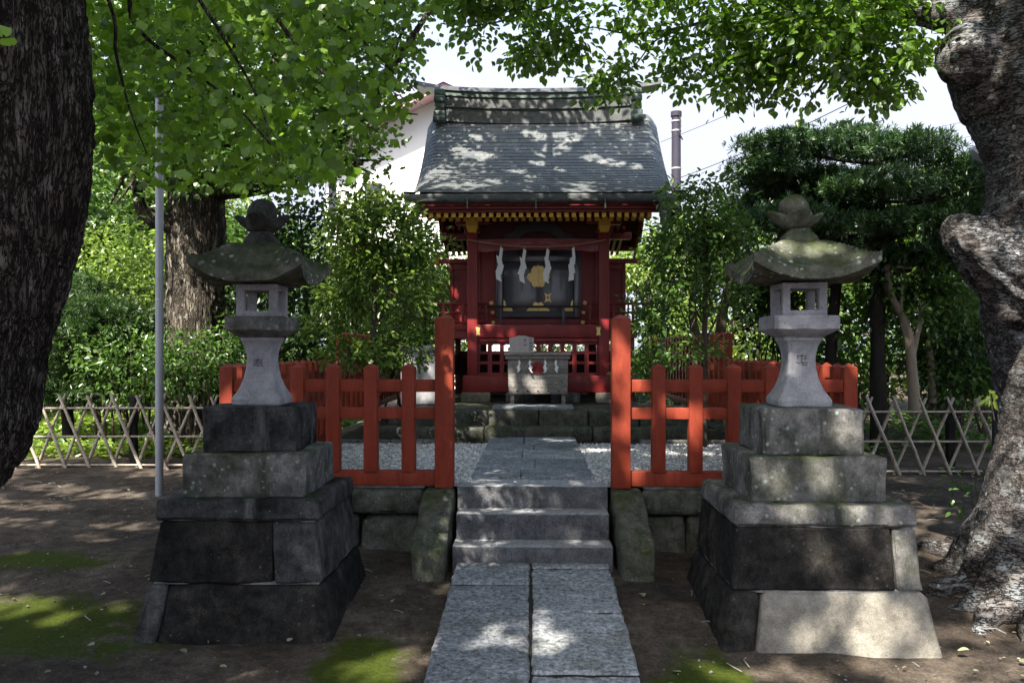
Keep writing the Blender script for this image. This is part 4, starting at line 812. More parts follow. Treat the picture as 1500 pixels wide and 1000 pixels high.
def skew(g, a, y0, y1, z0, z1): xb = a * y1 / y0 + .3; return g.add([(a, y0, z0), (x1, y0, z0), (x1 + 1, y1, z0), (xb, y1, z0), (a, y0, z1), (x1, y0, z1), (x1 + 1, y1, z1), (xb, y1, z1)], [np.array([(0, 3, 2, 1), (4, 5, 6, 7), (0, 1, 5, 4), (1, 2, 6, 5), (2, 3, 7, 6), (3, 0, 4, 7)])])
skew(Geo(), x0, kY, kY + 5, .3, zt).build('wall', 'house_cream', ch); skew(Geo(), x0 - .05, kY - .05, kY + 5.2, zt + .003, zt + .12).build('roof', 'house_roof', ch)
Geo().tube([(x0 - .06, kY - .05, .3), (x0 - .06, kY - .05, zt - .1)], .07, 10).build('downpipe', 'house_trim', ch, True); Geo().rbox(x0 + .5, x0 + .56, kY - .03, kY - .002, .3, zt, r=.01, seg=2, amp=0).build('wall_joint', 'house_trim', ch, True)
#@@TREES
# ------------------------------------------------------------------ trees
def smooth_path(pts, rad, n):
    pts = np.asarray(pts, float); rad = np.asarray(rad, float); m = len(pts)
    t = np.linspace(0, m - 1, n); i = np.clip(t.astype(int), 0, m - 2); f = (t - i)[:, None]
    g = lambda k: pts[np.clip(k, 0, m - 1)]
    p0, p1, p2, p3 = g(i - 1), g(i), g(i + 1), g(i + 2)
    q = .5 * (2 * p1 + (p2 - p0) * f + (2 * p0 - 5 * p1 + 4 * p2 - p3) * f ** 2 + (3 * p1 - p0 - 3 * p2 + p3) * f ** 3)
    return q, np.interp(t, np.arange(m), rad)
def bark_tube(g, pts, rad, n, nth, kind='furrow', mi=0, seed=0):
    q, r = smooth_path(pts, rad, n); t = np.gradient(q, axis=0); t /= np.linalg.norm(t, axis=1)[:, None]
    up = np.array([1., 0, 0]) if abs(t[0][2]) > .7 else np.array([0, 0, 1.]); a = np.arange(nth) * 2 * pi / nth; C = []
    for k in range(n):
        b = np.cross(t[k], up); b /= np.linalg.norm(b); c = np.cross(b, t[k]); up = c
        C.append(q[k] + r[k] * (np.cos(a)[:, None] * b - np.sin(a)[:, None] * c))
    C = np.array(C); N = (C - q[:, None]) / r[:, None, None]; V = C.reshape(-1, 3); N = N.reshape(-1, 3)
    L = np.repeat(np.cumsum(np.r_[0, np.linalg.norm(np.diff(q, axis=0), axis=1)]), nth); rr = np.repeat(r, nth)
    W = np.stack([N[:, 0] * rr, N[:, 1] * rr, L if abs(t[0][2]) < .7 else V[:, 2]], 1) if True else V
    if kind == 'furrow':
        wv = W + .05 * np.stack([vn(W * 5, 1), vn(W * 5, 2), 0 * rr], 1)
        n1 = 1 - np.abs(vn(wv * [13, 13, 2.6], seed)) * 2; n2 = 1 - np.abs(vn(wv * [27, 27, 7], seed + 1)) * 2
        d = .02 * n1 + .014 * n2 + .006 * (1 - 2 * np.abs(vn(W * [50, 50, 16], seed + 5))) + .05 * vn(W * [2.2, 2.2, 1.6], seed + 2)
    elif kind == 'smooth':
        z = V[:, 2]; wr = np.exp(-((z - 2.45) / .75) ** 2) + .35
        d = .02 * vn(W * [2.6, 2.6, 1.8], seed) + .013 * wr * (1 - 2 * np.abs(vn(W * [.9, .9, 9], seed + 3))) + .007 * wr * (1 - 2 * np.abs(vn(W * [1.6, 1.6, 24], seed + 8))) + .003 * vn(W * 40, 5) + .01 * vn(W * 9, 6)
    else:
        d = .12 * rr * (1 - 2 * np.abs(vn(W * [9, 9, 2.], seed))) + .08 * rr * vn(W * 3, seed + 1)
    V = V + N * np.minimum(d, rr * .4)[:, None]
    g.rings(V.reshape(n, nth, 3)[:, ::-1], mi); return g

TEMPL = {
 'fan': (np.array([(0, 0, 0), (-.36, .22, .05), (-.66, .4, .12), (-.6, .66, .05), (-.38, .87, .09), (-.12, .96, .03), (0, .7, -.02), (.12, .96, .03), (.38, .87, .09), (.6, .66, .05), (.66, .4, .12), (.36, .22, .05)]) + [0, .1, 0], [np.array([(0, 6, 5, 4, 3, 2, 1), (0, 11, 10, 9, 8, 7, 6)])]),
 'oval': (np.array([(0, 0, 0), (-.24, .3, .07), (-.2, .68, .06), (0, 1, -.06), (.2, .68, .06), (.24, .3, .07)]), [np.array([(0, 3, 2, 1), (0, 5, 4, 3)])]),
 'broad': (np.array([(0, 0, 0), (-.3, .22, .05), (-.36, .5, .08), (-.2, .8, .04), (0, 1, -.08), (.2, .8, .04), (.36, .5, .08), (.3, .22, .05)]), [np.array([(0, 4, 3, 2, 1), (0, 7, 6, 5, 4)])]),
 'slim': (np.array([(0, 0, 0), (-.15, .35, .05), (-.13, .7, .04), (0, 1, -.08), (.13, .7, .04), (.15, .35, .05)]), [np.array([(0, 3, 2, 1), (0, 5, 4, 3)])]),
}
def _tuft():
    V = []; F = []
    for k in range(9):
        a = k * 2.4; el = .35 + .25 * (k % 3); d = np.array([cos(a) * cos(el), sin(el) * .9 + .2, sin(a) * cos(el)]); d /= np.linalg.norm(d); s = np.cross(d, [0.3, .2, 1]); s = s / np.linalg.norm(s) * .075
        b = len(V); V += list([d * .08 - s * .5, d * .08 + s * .5, d * .6 + s, d * (1 - .2 * (k % 2)), d * .6 - s]); F.append((b, b + 1, b + 2, b + 3, b + 4))
    return np.array(V), [np.array(F)]
TEMPL['tuft'] = _tuft()
def leaf_arrays(pos, tip, nrm, size, kind):
    T, F = TEMPL[kind]; n = len(pos)
    t = tip / np.linalg.norm(tip, axis=1)[:, None]; m = nrm - (nrm * t).sum(1)[:, None] * t; m /= np.maximum(1e-6, np.linalg.norm(m, axis=1))[:, None]; b = np.cross(t, m)
    V = pos[:, None] + size[:, None, None] * (T[None, :, :1] * b[:, None] + T[None, :, 1:2] * t[:, None] + T[None, :, 2:] * m[:, None])
    return V.reshape(-1, 3), [(f[None] + (np.arange(n) * len(T))[:, None, None]).reshape(-1, f.shape[1]) for f in F]
def unit(n, rng):
    v = rng.normal(size=(n, 3)); return v / np.linalg.norm(v, axis=1)[:, None]
def cloud(blobs, n, size, rng, kind='oval', per=14, spread=.12, shell=.5, up=1., droop=.3, flat=.6, hole=0., hfreq=1.5, jit=.3):
    B = np.array([b[:6] for b in blobs], float); wt = np.array([(b[6] if len(b) > 6 else b[3] * b[4] * b[5]) for b in blobs]); wt = wt / wt.sum()
    nc = max(1, n // per); j = rng.choice(len(B), nc, p=wt); d = unit(nc, rng); rad = rng.uniform(0, 1, nc) ** (1 / 3 * shell + .0)
    c = B[j, :3] + d * rad[:, None] * B[j, 3:6]
    if hole: k = fbm(c * hfreq, 2, 9) > hole - .9; c, j, d = c[k], j[k], d[k]
    jj = np.repeat(np.arange(len(c)), per); pos = c[jj] + rng.normal(size=(len(jj), 3)) * spread * np.array([1, 1, flat])
    out = (pos - B[j[jj], :3]) / B[j[jj], 3:6] * .5 + (pos - c[jj]) / spread * .45
    tip = out + rng.normal(size=pos.shape) * .5 - np.array([0, 0, droop]); nrm = np.array([0, 0, up]) + out * .3 + rng.normal(size=pos.shape) * .55
    s = size * rng.uniform(1 - jit, 1 + jit, len(pos))
    return leaf_arrays(pos, tip, nrm, s, kind)
# openings cut into crowns along the sun's rays, to set the sun patches
E1 = np.array([cos(SUN_AZ), -sin(SUN_AZ), 0]); E2 = np.cross(TO_SUN, E1)
GAPS = []
def gap(p, r, keep=0., ry=None): p = np.array(p); GAPS.append((p @ E1, p @ E2, r, ry or r, keep))
def ground_pt(px, py):
    Y = 5.
    for _ in range(20): Y = max(2., (H - gh(0, Y)) * FPX / (py - 513))
    return P(px, py, Y)
for px, py, r in ((690, 192, .14), (675, 210, .16), (700, 215, .13), (770, 185, .1), (785, 190, .14), (822, 190, .2), (812, 205, .17), (795, 212, .14), (785, 225, .1), (868, 218, .13), (882, 222, .1), (900, 226, .13), (925, 231, .09), (662, 264, .12), (695, 263, .14), (725, 256, .12), (757, 238, .09), (772, 248, .07), (830, 156, .12), (668, 158, .09), (720, 155, .09), (850, 262, .09), (640, 240, .08), (815, 236, .08), (905, 170, .08)):
    gap(P(px, py, 11.7 + (283 - py) / 115 * 2.25), r * .95, .12, r * .62)
for px, py, r, q in ((735, 948, .17, .12), (795, 955, .14, .13), (800, 922, .13, .08), (690, 838, .07, .04), (655, 862, .05, .05), (740, 822, .06, .03), (860, 822, .07, .03), (775, 803, .16, .07), (740, 662, .16, .12), (835, 691, .2, .1), (875, 712, .12, .12), (640, 655, .13, .1), (980, 690, .14, .1), (1040, 680, .15, .1), (120, 722, .9, .17), (40, 742, .6, .14), (230, 692, .7, .14), (20, 768, .5, .12), (180, 770, .4, .08), (280, 690, .3, .12), (140, 790, .2, .05), (30, 890, .22, .09), (75, 905, .2, .1), (160, 892, .12, .05), (560, 985, .13, .1), (610, 960, .1, .08), (1060, 985, .14, .05), (1160, 988, .18, .06), (1430, 925, .3, .1), (1470, 970, .3, .12), (1400, 985, .2, .08), (1320, 980, .16, .05), (1480, 900, .2, .1)):
    gap(ground_pt(px, py), r, .15, q)
for px, py, Y, r, q in ( (1290, 915, 4.97, .17, .14), (1340, 935, 4.97, .12, .1), (1180, 935, 4.97, .08, .06), (1170, 752, 5.1, .07, .05), (1260, 755, 5.1, .03, .08), (1290, 757, 5.1, .025, .08), (1300, 820, 5.1, .07, .09), (1190, 800, 5.1, .05, .05), (1200, 690, 5.25, .06, .08), (1130, 700, 5.25, .05, .05), (1240, 625, 5.35, .08, .09), (1140, 368, 5.5, .1, .1), (1200, 390, 5.5, .05, .04), (1165, 560, 5.6, .1, .04), (655, 500, 6.87, .05, .1), (650, 560, 6.87, .05, .12), (658, 640, 6.87, .05, .06), (905, 540, 6.87, .05, .16), (912, 640, 6.87, .06, .14), (938, 565, 6.9, .06, .04), (936, 605, 6.9, .05, .04), (990, 606, 6.9, .06, .03), (1015, 605, 6.87, .05, .05), (785, 570, 12, .13, .07), (750, 560, 12, .05, .05), (790, 597, 11.2, .25, .1), (884, 430, 12.77, .08, .3), (690, 470, 12.77, .06, .2), (1470, 540, 6.1, .06, .12), (1440, 780, 5.9, .12, .08), (262, 430, 12.5, .3, .4), (720, 720, 6.8, .12, .04)):
    gap(P(px, py, Y), r, .15, q)
for p, r, k in ((P(545, 350, 9.8), 1.0, .35), (P(590, 430, 9.8), .6, .45), (P(1030, 340, 9.7), .6, .5), (P(380, 200, 4.5), .4, .4), (P(250, 90, 4.3), .4, .4), (P(500, 110, 5), .4, .45), (P(1150, 80, 6.5), .8, .45), (P(850, 60, 6.9), .7, .4), (P(1300, 110, 6.3), .5, .45), (P(1160, 240, 12.4), 1.2, .35), (P(1330, 260, 12.4), .8, .6), (P(334, 540, 6.9), .2, .4)): gap(p, r, k)
def gap_keep(pos, rng):
    u = pos @ E1; v = pos @ E2; keep = np.ones(len(pos), bool); rd = rng.uniform(0, 1, len(pos)); wob = .35 * fbm(np.stack([u * 5, v * 5, 0 * u], 1), 2, 6)
    for a, b, rx, ry_, k in GAPS: keep &= ~((((u - a) / (rx + .075)) ** 2 + ((v - b) / (ry_ + .06)) ** 2 < 1 + wob) & (rd > k * .5))
    return keep
def shade_crown(root, blobs, n, size, m, rng, kind, **kw):
    V, F = cloud(blobs, n, size, rng, kind=kind, **kw); k = len(TEMPL[kind][0]); V = V.reshape(-1, k, 3); V = V[gap_keep(V.mean(1), rng)]; f = [(x[0] if False else TEMPL[kind][1][i][None] + (np.arange(len(V)) * k)[:, None, None]).reshape(-1, TEMPL[kind][1][i].shape[1]) for i, x in enumerate(F)]
    link('crown', np_mesh('crown', V.reshape(-1, 3) - wl(root), f, [m]), root, (0, 0, 0))
def crown(root, blobs, n, size, m, rng, name='crown', **kw):
    V, F = cloud(blobs, n, size, rng, **kw); me = np_mesh(name, V - wl(root), F, [m]); return link(name, me, root, (0, 0, 0))
def limbs(g, start, blobs, r0, rng, sub=4, nth=7):
    s = np.array(start, float)
    for b in blobs:
        c = np.array(b[:3]); R3 = np.array(b[3:6]); mid = s * .55 + c * .45 + rng.normal(size=3) * .12 * np.linalg.norm(c - s); mid[2] += .05 * np.linalg.norm(c - s)
        bark_tube(g, [s, mid, c], [r0, r0 * .6, r0 * .25], 14, nth, 'plain')
        for k in range(sub):
            e = c + unit(1, rng)[0] * R3 * .85; st = mid + (c - mid) * rng.uniform(.2, 1)
            bark_tube(g, [st, (st + e) / 2 + rng.normal(size=3) * .06, e], [r0 * .28, r0 * .18, r0 * .07], 8, 5, 'plain')
def tree(name, lab, cat, base, trunk_pts, trunk_r, blobs, n, size, leafm, barkm, seed, group=None, kind='plain', limb_from=None, limb_r=None, sub=4, nz=30, nth=16, **kw):
    rng = np.random.default_rng(seed); root = thing(name, lab, cat, base, group)
    g = Geo(); bark_tube(g, trunk_pts, trunk_r, nz, nth, kind, seed=seed)
    if limb_from is not None: limbs(g, limb_from, blobs, limb_r or trunk_r[-1] * .8, rng, sub)
    g.build('trunk', barkm, root, True, 70)
    crown(root, blobs, n, size, leafm, rng, **kw); return root
def B(px, py, Y, rx, ry, rz, w=None):
    """crown blob given by where the photograph shows its centre and by its real radii"""
    p = P(px, py, Y); return (*p, rx, ry, rz) if w is None else (*p, rx, ry, rz, w)

# big ginkgo beside the camera (left): leaning furrowed trunk, crown overhead, hanging sprays
rng = np.random.default_rng(5)
ry = 3.55; base = (-3.15, ry, gh(-3, ry))
gk = thing('ginkgo_tree', 'dark furrowed leaning ginkgo trunk with fan leaves hanging in front', 'tree', base)
tp = [(-3.65, ry, -.4), (-3.45, ry, .2), (-3.1, ry, .95), (-2.93, ry, 1.2), (-2.77, ry, 1.42), (-2.67, ry, 1.75), (-2.53, ry, 2.1), (-2.48, ry, 2.5), (-2.46, ry, 3.0), (-2.48, ry, 3.6), (-2.5, ry, 5.), (-2.5, ry, 7.)]
tr = [.72, .62, .55, .52, .55, .53, .52, .52, .52, .5, .42, .3]
g = Geo(); bark_tube(g, tp, tr, 420, 260, 'furrow', seed=4)
br = []
def spray(pts, r): bark_tube(g, pts, np.linspace(r * .5, r * .12, len(pts)), 26, 8, 'plain'); br.append((np.array(pts), r))
spray([(-2.4, 3.6, 4.6), P(170, -60, 4.2), P(200, 40, 4.3), P(290, 110, 4.4), P(350, 160, 4.5), P(420, 240, 4.5)], .03)
spray([(-2.3, 3.6, 4.3), P(330, -70, 4.6), P(430, 60, 4.7), P(500, 130, 4.8), P(560, 160, 4.9), P(612, 168, 4.9)], .03)
spray([(-2.4, 3.6, 4.2), P(150, -20, 3.9), P(170, 80, 3.9), P(190, 160, 3.9), P(215, 225, 3.9)], .022)
spray([(-2.3, 3.7, 4.4), P(400, -80, 5.3), P(470, 20, 5.4), P(530, 60, 5.4), P(580, 110, 5.5)], .03)
spray([(-2.3, 3.6, 4.5), P(260, -50, 3.7), P(330, 60, 3.8), P(380, 150, 3.8), P(400, 230, 3.8)], .022)
g.build('trunk', 'bark_furrow', gk, True, 75)
# leaves on short twigs along the sprays, placed where the photograph is thick with big leaves
reg = [(180, 60, 60, 70, 900), (200, 170, 60, 60, 800), (300, 70, 90, 80, 1100), (310, 190, 80, 60, 900), (420, 110, 80, 80, 1000), (430, 210, 70, 50, 700), (500, 60, 70, 70, 760), (520, 140, 50, 40, 420), (380, 262, 50, 22, 300), (250, 235, 50, 22, 200), (230, 0, 110, 40, 700), (420, 0, 140, 40, 800), (580, 170, 30, 18, 50), (592, 188, 16, 10, 14), (205, 235, 20, 14, 36), (470, 240, 40, 20, 150), (160, 120, 34, 60, 400), (345, 275, 14, 8, 20), (575, 200, 30, 10, 16)]
pos = []
for (cx, cy, sx, sy, n_) in reg:
    n_ = int(n_ * .46); k = max(1, n_ // 6); ce = np.stack([rng.normal(cx, sx * .6, k), rng.normal(cy, sy * .6, k), 3.7 + 3.3 * rng.uniform(0, 1, k) ** .8], 1)
    for e in ce:
        if e[0] < 128 or e[1] > 284 or (325 < e[0] < 430 and e[1] > 258) or (221 < e[0] < 247 and e[1] > 125): continue
        p0 = np.array(P(e[0], e[1], e[2])); ax = unit(1, rng)[0] * [1, 1, .5]
        for j in range(6): pos.append(p0 + ax * rng.uniform(-.13, .13) + rng.normal(size=3) * .03)
pos = np.array(pos); n_ = len(pos); tip = rng.normal(size=(n_, 3)) * .6 + [0, 0, -.8]; nrm = rng.normal(size=(n_, 3)) * .55 + [0, -.75, .45]
V, F = leaf_arrays(pos, tip, nrm, rng.uniform(.034, .064, n_), 'fan')
V2, F2 = leaf_arrays(np.array([P(-4, 34, 2.2), P(0, 55, 2.2)]), np.array([(.5, 0, -1), (.9, 0, -.6)]), np.array([(.3, -.6, .7)] * 2), np.array([.04, .04]), 'fan')
link('hanging_leaves', np_mesh('hanging_leaves', np.concatenate([V, V2]) - wl(gk), F + [f + len(V) for f in F2], ['leaf_ginkgo']), gk, (0, 0, 0))
#@@SHADE1
cb = [(-4.5, 1.5, 8.5, 2.4, 2.6, 1.6), (-2, .5, 9.2, 2.4, 2.4, 1.5), (-3.5, 4.5, 8.8, 2.4, 2.2, 1.6), (-6.5, 4, 7.8, 2.0, 2.4, 1.5), (-1, 3.5, 8.8, 2.0, 2.2, 1.3), (-6.5, 0, 8, 2, 2.2, 1.4), (-4, -2.5, 8.5, 2.6, 2, 1.4), (-1.2, -2, 8.6, 2.2, 2.0, 1.3), (-3, 6.8, 8.2, 1.8, 1.6, 1.1)]  # unseen crown overhead, leaf masses placed to shade the scene
g2 = Geo(); limbs(g2, (-2.48, 3.55, 6), cb, .16, rng, 2); g2.build('limbs', 'bark_furrow', gk, True, 70)
shade_crown(gk, cb, 60000, .13, 'leaf_ginkgo', rng, kind='fan', per=20, spread=.26, flat=.5)

# big grey tree (right): wrinkled trunk, burl, limb to the left, roots
yT = 6.3; zl = [(-.3, 3.02, .8), (0, 3.12, .72), (.25, 3.27, .62), (.5, 3.36, .56), (.98, 3.44, .5), (1.43, 3.42, .5), (1.93, 3.34, .54), (2.4, 3.33, .55), (2.92, 3.37, .52), (3.17, 3.33, .55), (3.41, 3.24, .62), (3.66, 3.1, .72), (3.95, 3.1, .74), (4.3, 3.15, .68), (5, 3.4, .5), (6.5, 3.9, .34)]
zt_ = thing('zelkova_tree', 'massive pale grey wrinkled tree with burl and spreading roots', 'tree', (3.9, yT, gh(3.9, yT)))
g = Geo(); bark_tube(g, [(x + r, yT, z) for z, x, r in zl], [r for z, x, r in zl], 420, 170, 'smooth', seed=21)
bp = lambda px, py, y: np.array(P(px, py, y))
bark_tube(g, [bp(1530, 440, 6.1), bp(1478, 398, 5.98), bp(1444, 368, 5.92), bp(1415, 346, 5.9), bp(1394, 334, 5.9), bp(1382, 329, 5.9)], [.26, .24, .21, .155, .1, .015], 90, 90, 'furrow', seed=5)
bark_tube(g, [bp(1480, 470, 6.0), bp(1458, 410, 5.98), bp(1440, 360, 5.96), bp(1425, 325, 5.95)], [.1, .15, .16, .08], 40, 50, 'smooth', seed=6)
bark_tube(g, [bp(1440, 60, 6.2), bp(1410, 90, 6.1), bp(1394, 110, 6.08), bp(1388, 118, 6.08)], [.25, .2, .12, .04], 40, 50, 'smooth', seed=7)
lim = [bp(1480, 60, 6.3), bp(1405, 22, 6.3), bp(1340, 12, 6.4), bp(1260, -12, 6.5), bp(1120, -30, 6.7), bp(960, -60, 7.0)]
bark_tube(g, lim, [.22, .16, .11, .085, .06, .03], 90, 24, 'smooth', seed=8)
for pts, r in (([bp(1200, -22, 6.6), bp(1100, 10, 6.7), bp(1010, 38, 6.8), bp(930, 50, 6.9), bp(870, 40, 7)], .02), ([bp(1010, 38, 6.8), bp(960, 60, 6.8), bp(935, 90, 6.8), bp(900, 125, 6.8)], .01), ([bp(1120, -30, 6.7), bp(960, -30, 6.8), bp(840, 0, 6.9), bp(740, 30, 7), bp(680, 40, 7)], .018), ([bp(1300, 0, 6.4), bp(1240, 70, 6.3), bp(1200, 130, 6.3), bp(1170, 170, 6.3)], .014), ([bp(1340, 12, 6.4), bp(1320, 70, 6.3), bp(1300, 130, 6.3)], .012), ([bp(1200, -20, 6.6), bp(1130, 60, 6.6), bp(1070, 100, 6.5)], .012)):
    bark_tube(g, pts, np.linspace(r, r * .3, len(pts)), 20, 8, 'plain')
bark_tube(g, [(4.2, 6.3, 4), (4.6, 6.8, 5.5), (5.2, 7.5, 7)], [.4, .25, .12], 40, 30, 'smooth'); bark_tube(g, [(3.9, 6.3, 4), (2.8, 6.5, 5.6), (1.5, 7, 7.2)], [.35, .2, .1], 40, 30, 'smooth')
g.build('trunk', 'bark_grey', zt_, True, 70)
rr = random.Random(4)
for (px0, py0, y0, px1, py1, y1, r) in ((1480, 770, 5.95, 1352, 832, 6.05, .13), (1500, 800, 5.8, 1408, 858, 5.75, .14), (1520, 830, 5.7, 1440, 880, 5.45, .12), (1560, 850, 5.6, 1520, 905, 5.2, .13), (1480, 760, 6.2, 1370, 800, 6.6, .1), (1470, 750, 6.5, 1340, 770, 7.2, .09), (1600, 860, 5.6, 1620, 920, 5.1, .13)):
    a, b = bp(px0, py0, y0), bp(px1, py1, y1); b[2] = gh(b[0], b[1]) - .03; a[2] = max(a[2], gh(a[0], a[1]) + .15)
    m1 = a * .6 + b * .4; m1[2] = gh(m1[0], m1[1]) + r * .75; m2 = a * .25 + b * .75; m2[2] = gh(m2[0], m2[1]) + r * .25; m2[:2] += [rr.uniform(-.06, .06), rr.uniform(-.06, .06)]
    e = b + (b - m2) * .9; e[2] = gh(e[0], e[1]) - .06
    k = Geo(); bark_tube(k, [a, m1, m2, b, e], [r * 1.5, r, r * .7, r * .42, r * .2], 50, 26, 'smooth', seed=rr.randint(0, 50)); k.build('root', 'bark_grey', zt_, True, 70)
rng = np.random.default_rng(77)
vb = [B(720, 20, 7, .5, .5, .16), B(800, 60, 7, .45, .45, .16), B(760, -20, 7, .6, .6, .2), B(880, 60, 6.9, .35, .4, .2), B(900, 110, 6.8, .2, .3, .18), B(930, 10, 6.8, .5, .5, .2), B(1040, 20, 6.7, .5, .5, .22), B(1010, 70, 6.7, .28, .4, .14), B(1090, 110, 6.6, .28, .4, .22), B(1120, 60, 6.5, .4, .5, .22), B(1200, 60, 6.4, .5, .6, .3), B(1190, 130, 6.3, .35, .4, .18), B(1290, 90, 6.3, .35, .5, .24), B(1300, 140, 6.3, .18, .3, .14), B(1240, 20, 6.4, .55, .6, .25), B(1340, 60, 6.3, .2, .4, .2), B(680, -10, 7.1, .35, .4, .16), B(770, 80, 7, .22, .2, .14), B(720, 60, 7, .2, .3, .12), B(870, 125, 6.85, .2, .25, .12), B(910, 90, 6.85, .16, .25, .16), B(1000, 110, 6.7, .22, .3, .1), B(1060, 140, 6.6, .22, .3, .12), B(1100, 30, 6.6, .4, .4, .2), B(1290, 155, 6.3, .1, .2, .1), B(1240, 120, 6.3, .3, .3, .16), B(1150, 150, 6.4, .12, .2, .09), B(1200, 10, 6.4, .6, .5, .2)]
crown(zt_, vb, 12500, .062, 'leaf_zelkova', rng, kind='broad', per=18, spread=.075, flat=.6, droop=.6, shell=1., hole=.5, hfreq=3.2, name='hanging_leaves')
#@@SHADE2
cb = [(4.5, 5, 8.2, 2.4, 2.4, 1.4), (2.2, 4.5, 8.6, 2.2, 2.2, 1.2), (3.5, 8, 8, 2.2, 2, 1.3), (1.2, 7.4, 7.8, 1.9, 1.7, 1.0), (6.5, 7.5, 7.5, 2.2, 2.4, 1.4), (3.5, 2, 8.2, 2.2, 2, 1.3), (.6, 5.6, 8.6, 1.7, 1.7, .9), (6.5, 3.5, 7.6, 2, 2.2, 1.3), (-.6, 8.6, 8.6, 1.6, 1.4, .9), (0, 10.2, 8.4, 1.6, 1.3, .8), (-1.8, 10, 8.6, 1.5, 1.4, .8), (1.8, 10, 8.3, 1.5, 1.4, .8), (-.8, 11.2, 8.6, 1.3, 1.0, .7)]  # out of view; masses added over the shrine so its roof lies in shade
g2 = Geo(); limbs(g2, (3.9, 6.4, 5.8), cb, .16, rng, 2); g2.build('limbs', 'bark_grey', zt_, True, 70)
shade_crown(zt_, cb, 66000, .15, 'leaf_zelkova', rng, kind='oval', per=20, spread=.28, flat=.5)

# far ginkgo behind the left lantern
yg = 13.; bl = [B(200, 120, 12, 1.6, 1.2, 1.4), B(330, 60, 12, 1.7, 1.2, 1.3), B(440, 70, 12.3, 1.5, 1.1, 1.2), B(520, 70, 12.5, .9, 1, 1.1), B(490, 190, 12.2, .8, .9, .7), B(420, 200, 12, 1.1, 1, .8), B(300, 190, 11.6, 1.2, 1, .8), B(180, 230, 12, 1.0, 1.2, .9), B(450, -60, 12.5, 1.6, 1.5, 1.2), B(250, -60, 12.5, 2.2, 1.6, 1.2), B(570, 10, 12.6, .6, .8, .6), B(530, 240, 12.2, .4, .6, .35), B(410, 260, 12.2, .5, .7, .4), B(110, 60, 12.5, 1.6, 1.4, 1.8), B(630, 15, 12.4, .3, .4, .25, .15)]
x0 = PX(281, yg)
rng = np.random.default_rng(9); fg = thing('ginkgo_tree', 'thick straight ginkgo behind the left lantern and bamboo fence', 'tree', (x0, yg, gh(x0, yg)))
g = Geo(); bark_tube(g, [(x0 - .02, yg, -.1), (x0, yg, .5), (x0 + .03, yg, 2), (x0 + .05, yg, 3.2), (x0 + .1, yg, 5), (x0 + .15, yg, 7.5)], [.62, .47, .42, .4, .34, .2], 150, 100, 'furrow', seed=3); limbs(g, (x0 + .1, yg, 4.0), bl, .14, rng, 3)
bark_tube(g, [P(262, 330, 12.8), P(225, 320, 12.6), P(205, 300, 12.5), P(200, 250, 12.4)], [.16, .13, .08, .05], 20, 14, 'plain'); g.build('trunk', 'bark_brown', fg, True, 75)
for p_, r_ in ((P(190, 430, 13.4), 1.0), (P(240, 530, 12), .7), (P(170, 380, 13.6), .8), (P(280, 400, 12.6), .35)): gap(p_, r_, .5)
shade_crown(fg, bl, 34000, .072, 'leaf_ginkgo_far', rng, kind='fan', per=12, spread=.16, hole=.42, hfreq=1.2, droop=.6, up=.7)

# shrubs either side of the shrine
def bushy(lab, sx, sy, blobs, n, size, leafm, stems, seed, cat='shrub', name='shrub', zb=TZ, **kw):
    rng = np.random.default_rng(seed); root = thing(name, lab, cat, (sx, sy, zb)); g = Geo()
    for pts, r in stems: bark_tube(g, pts, np.linspace(r, r * .4, len(pts)), 24, 10, 'plain', seed=seed)
    lf = np.array(stems[0][0][-2]); limbs(g, lf, blobs, .014, rng, 5, 5); g.build('trunk', 'twig', root, True, 70)
    kw.setdefault('kind', 'oval'); crown(root, blobs, n, size, leafm, rng, **kw); return root
Y = 9.8; sx = PX(545, Y)
bushy('bushy evergreen shrub with glossy leaves left of the shrine', sx, Y, [B(545, 320, Y, .5, .5, .34), B(505, 360, Y, .34, .4, .34), B(585, 350, Y, .36, .4, .36), B(550, 410, Y, .5, .45, .36), B(495, 440, Y, .34, .35, .26), B(600, 430, Y, .3, .35, .34), B(560, 295, Y, .24, .25, .2), B(470, 480, Y, .25, .3, .2), B(520, 520, Y, .4, .35, .22, .05), B(590, 510, Y, .4, .35, .25, .06), B(625, 480, Y, .14, .25, .22)], 10500, .076, 'leaf_camellia',
      [([(sx, Y, .5), (sx + .02, Y, 1.2), P(548, 400, Y), P(545, 320, Y), P(545, 280, Y)], .035), ([P(548, 480, Y), P(575, 430, Y), P(598, 380, Y), P(598, 340, Y)], .022), ([P(540, 560, Y), P(515, 520, Y), P(500, 490, Y)], .012), ([P(548, 570, Y), P(580, 520, Y), P(600, 500, Y)], .012)], 4, per=9, spread=.075, hole=.55, hfreq=3, shell=.9)
Y = 9.7; sx = PX(1031, Y)
bushy('open bushy shrub with a thin upright trunk right of the shrine', sx, Y, [B(1030, 330, Y, .42, .45, .36), B(1000, 360, Y, .4, .4, .36), B(1070, 360, Y, .36, .4, .32), B(1020, 420, Y, .5, .45, .3), B(970, 380, Y, .28, .35, .34), B(1040, 275, Y, .3, .3, .16), B(990, 285, Y, .22, .25, .14), B(1075, 300, Y, .2, .25, .2), B(960, 460, Y, .28, .3, .26, .04), B(1000, 510, Y, .4, .35, .2, .035), B(940, 540, Y, .22, .3, .3, .04), B(1080, 440, Y, .2, .3, .25, .02)], 7600, .068, 'leaf_glossy',
      [([(sx, Y, .5), (sx, Y, 1.2), P(1033, 420, Y), P(1032, 330, Y), P(1035, 280, Y)], .034), ([P(1033, 500, Y), P(1060, 440, Y), P(1070, 380, Y)], .012), ([P(1032, 520, Y), P(1000, 460, Y), P(985, 400, Y)], .012), ([P(1033, 480, Y), P(1010, 430, Y), P(1005, 360, Y)], .012)], 14, per=9, spread=.07, hole=.58, hfreq=3, shell=.9)

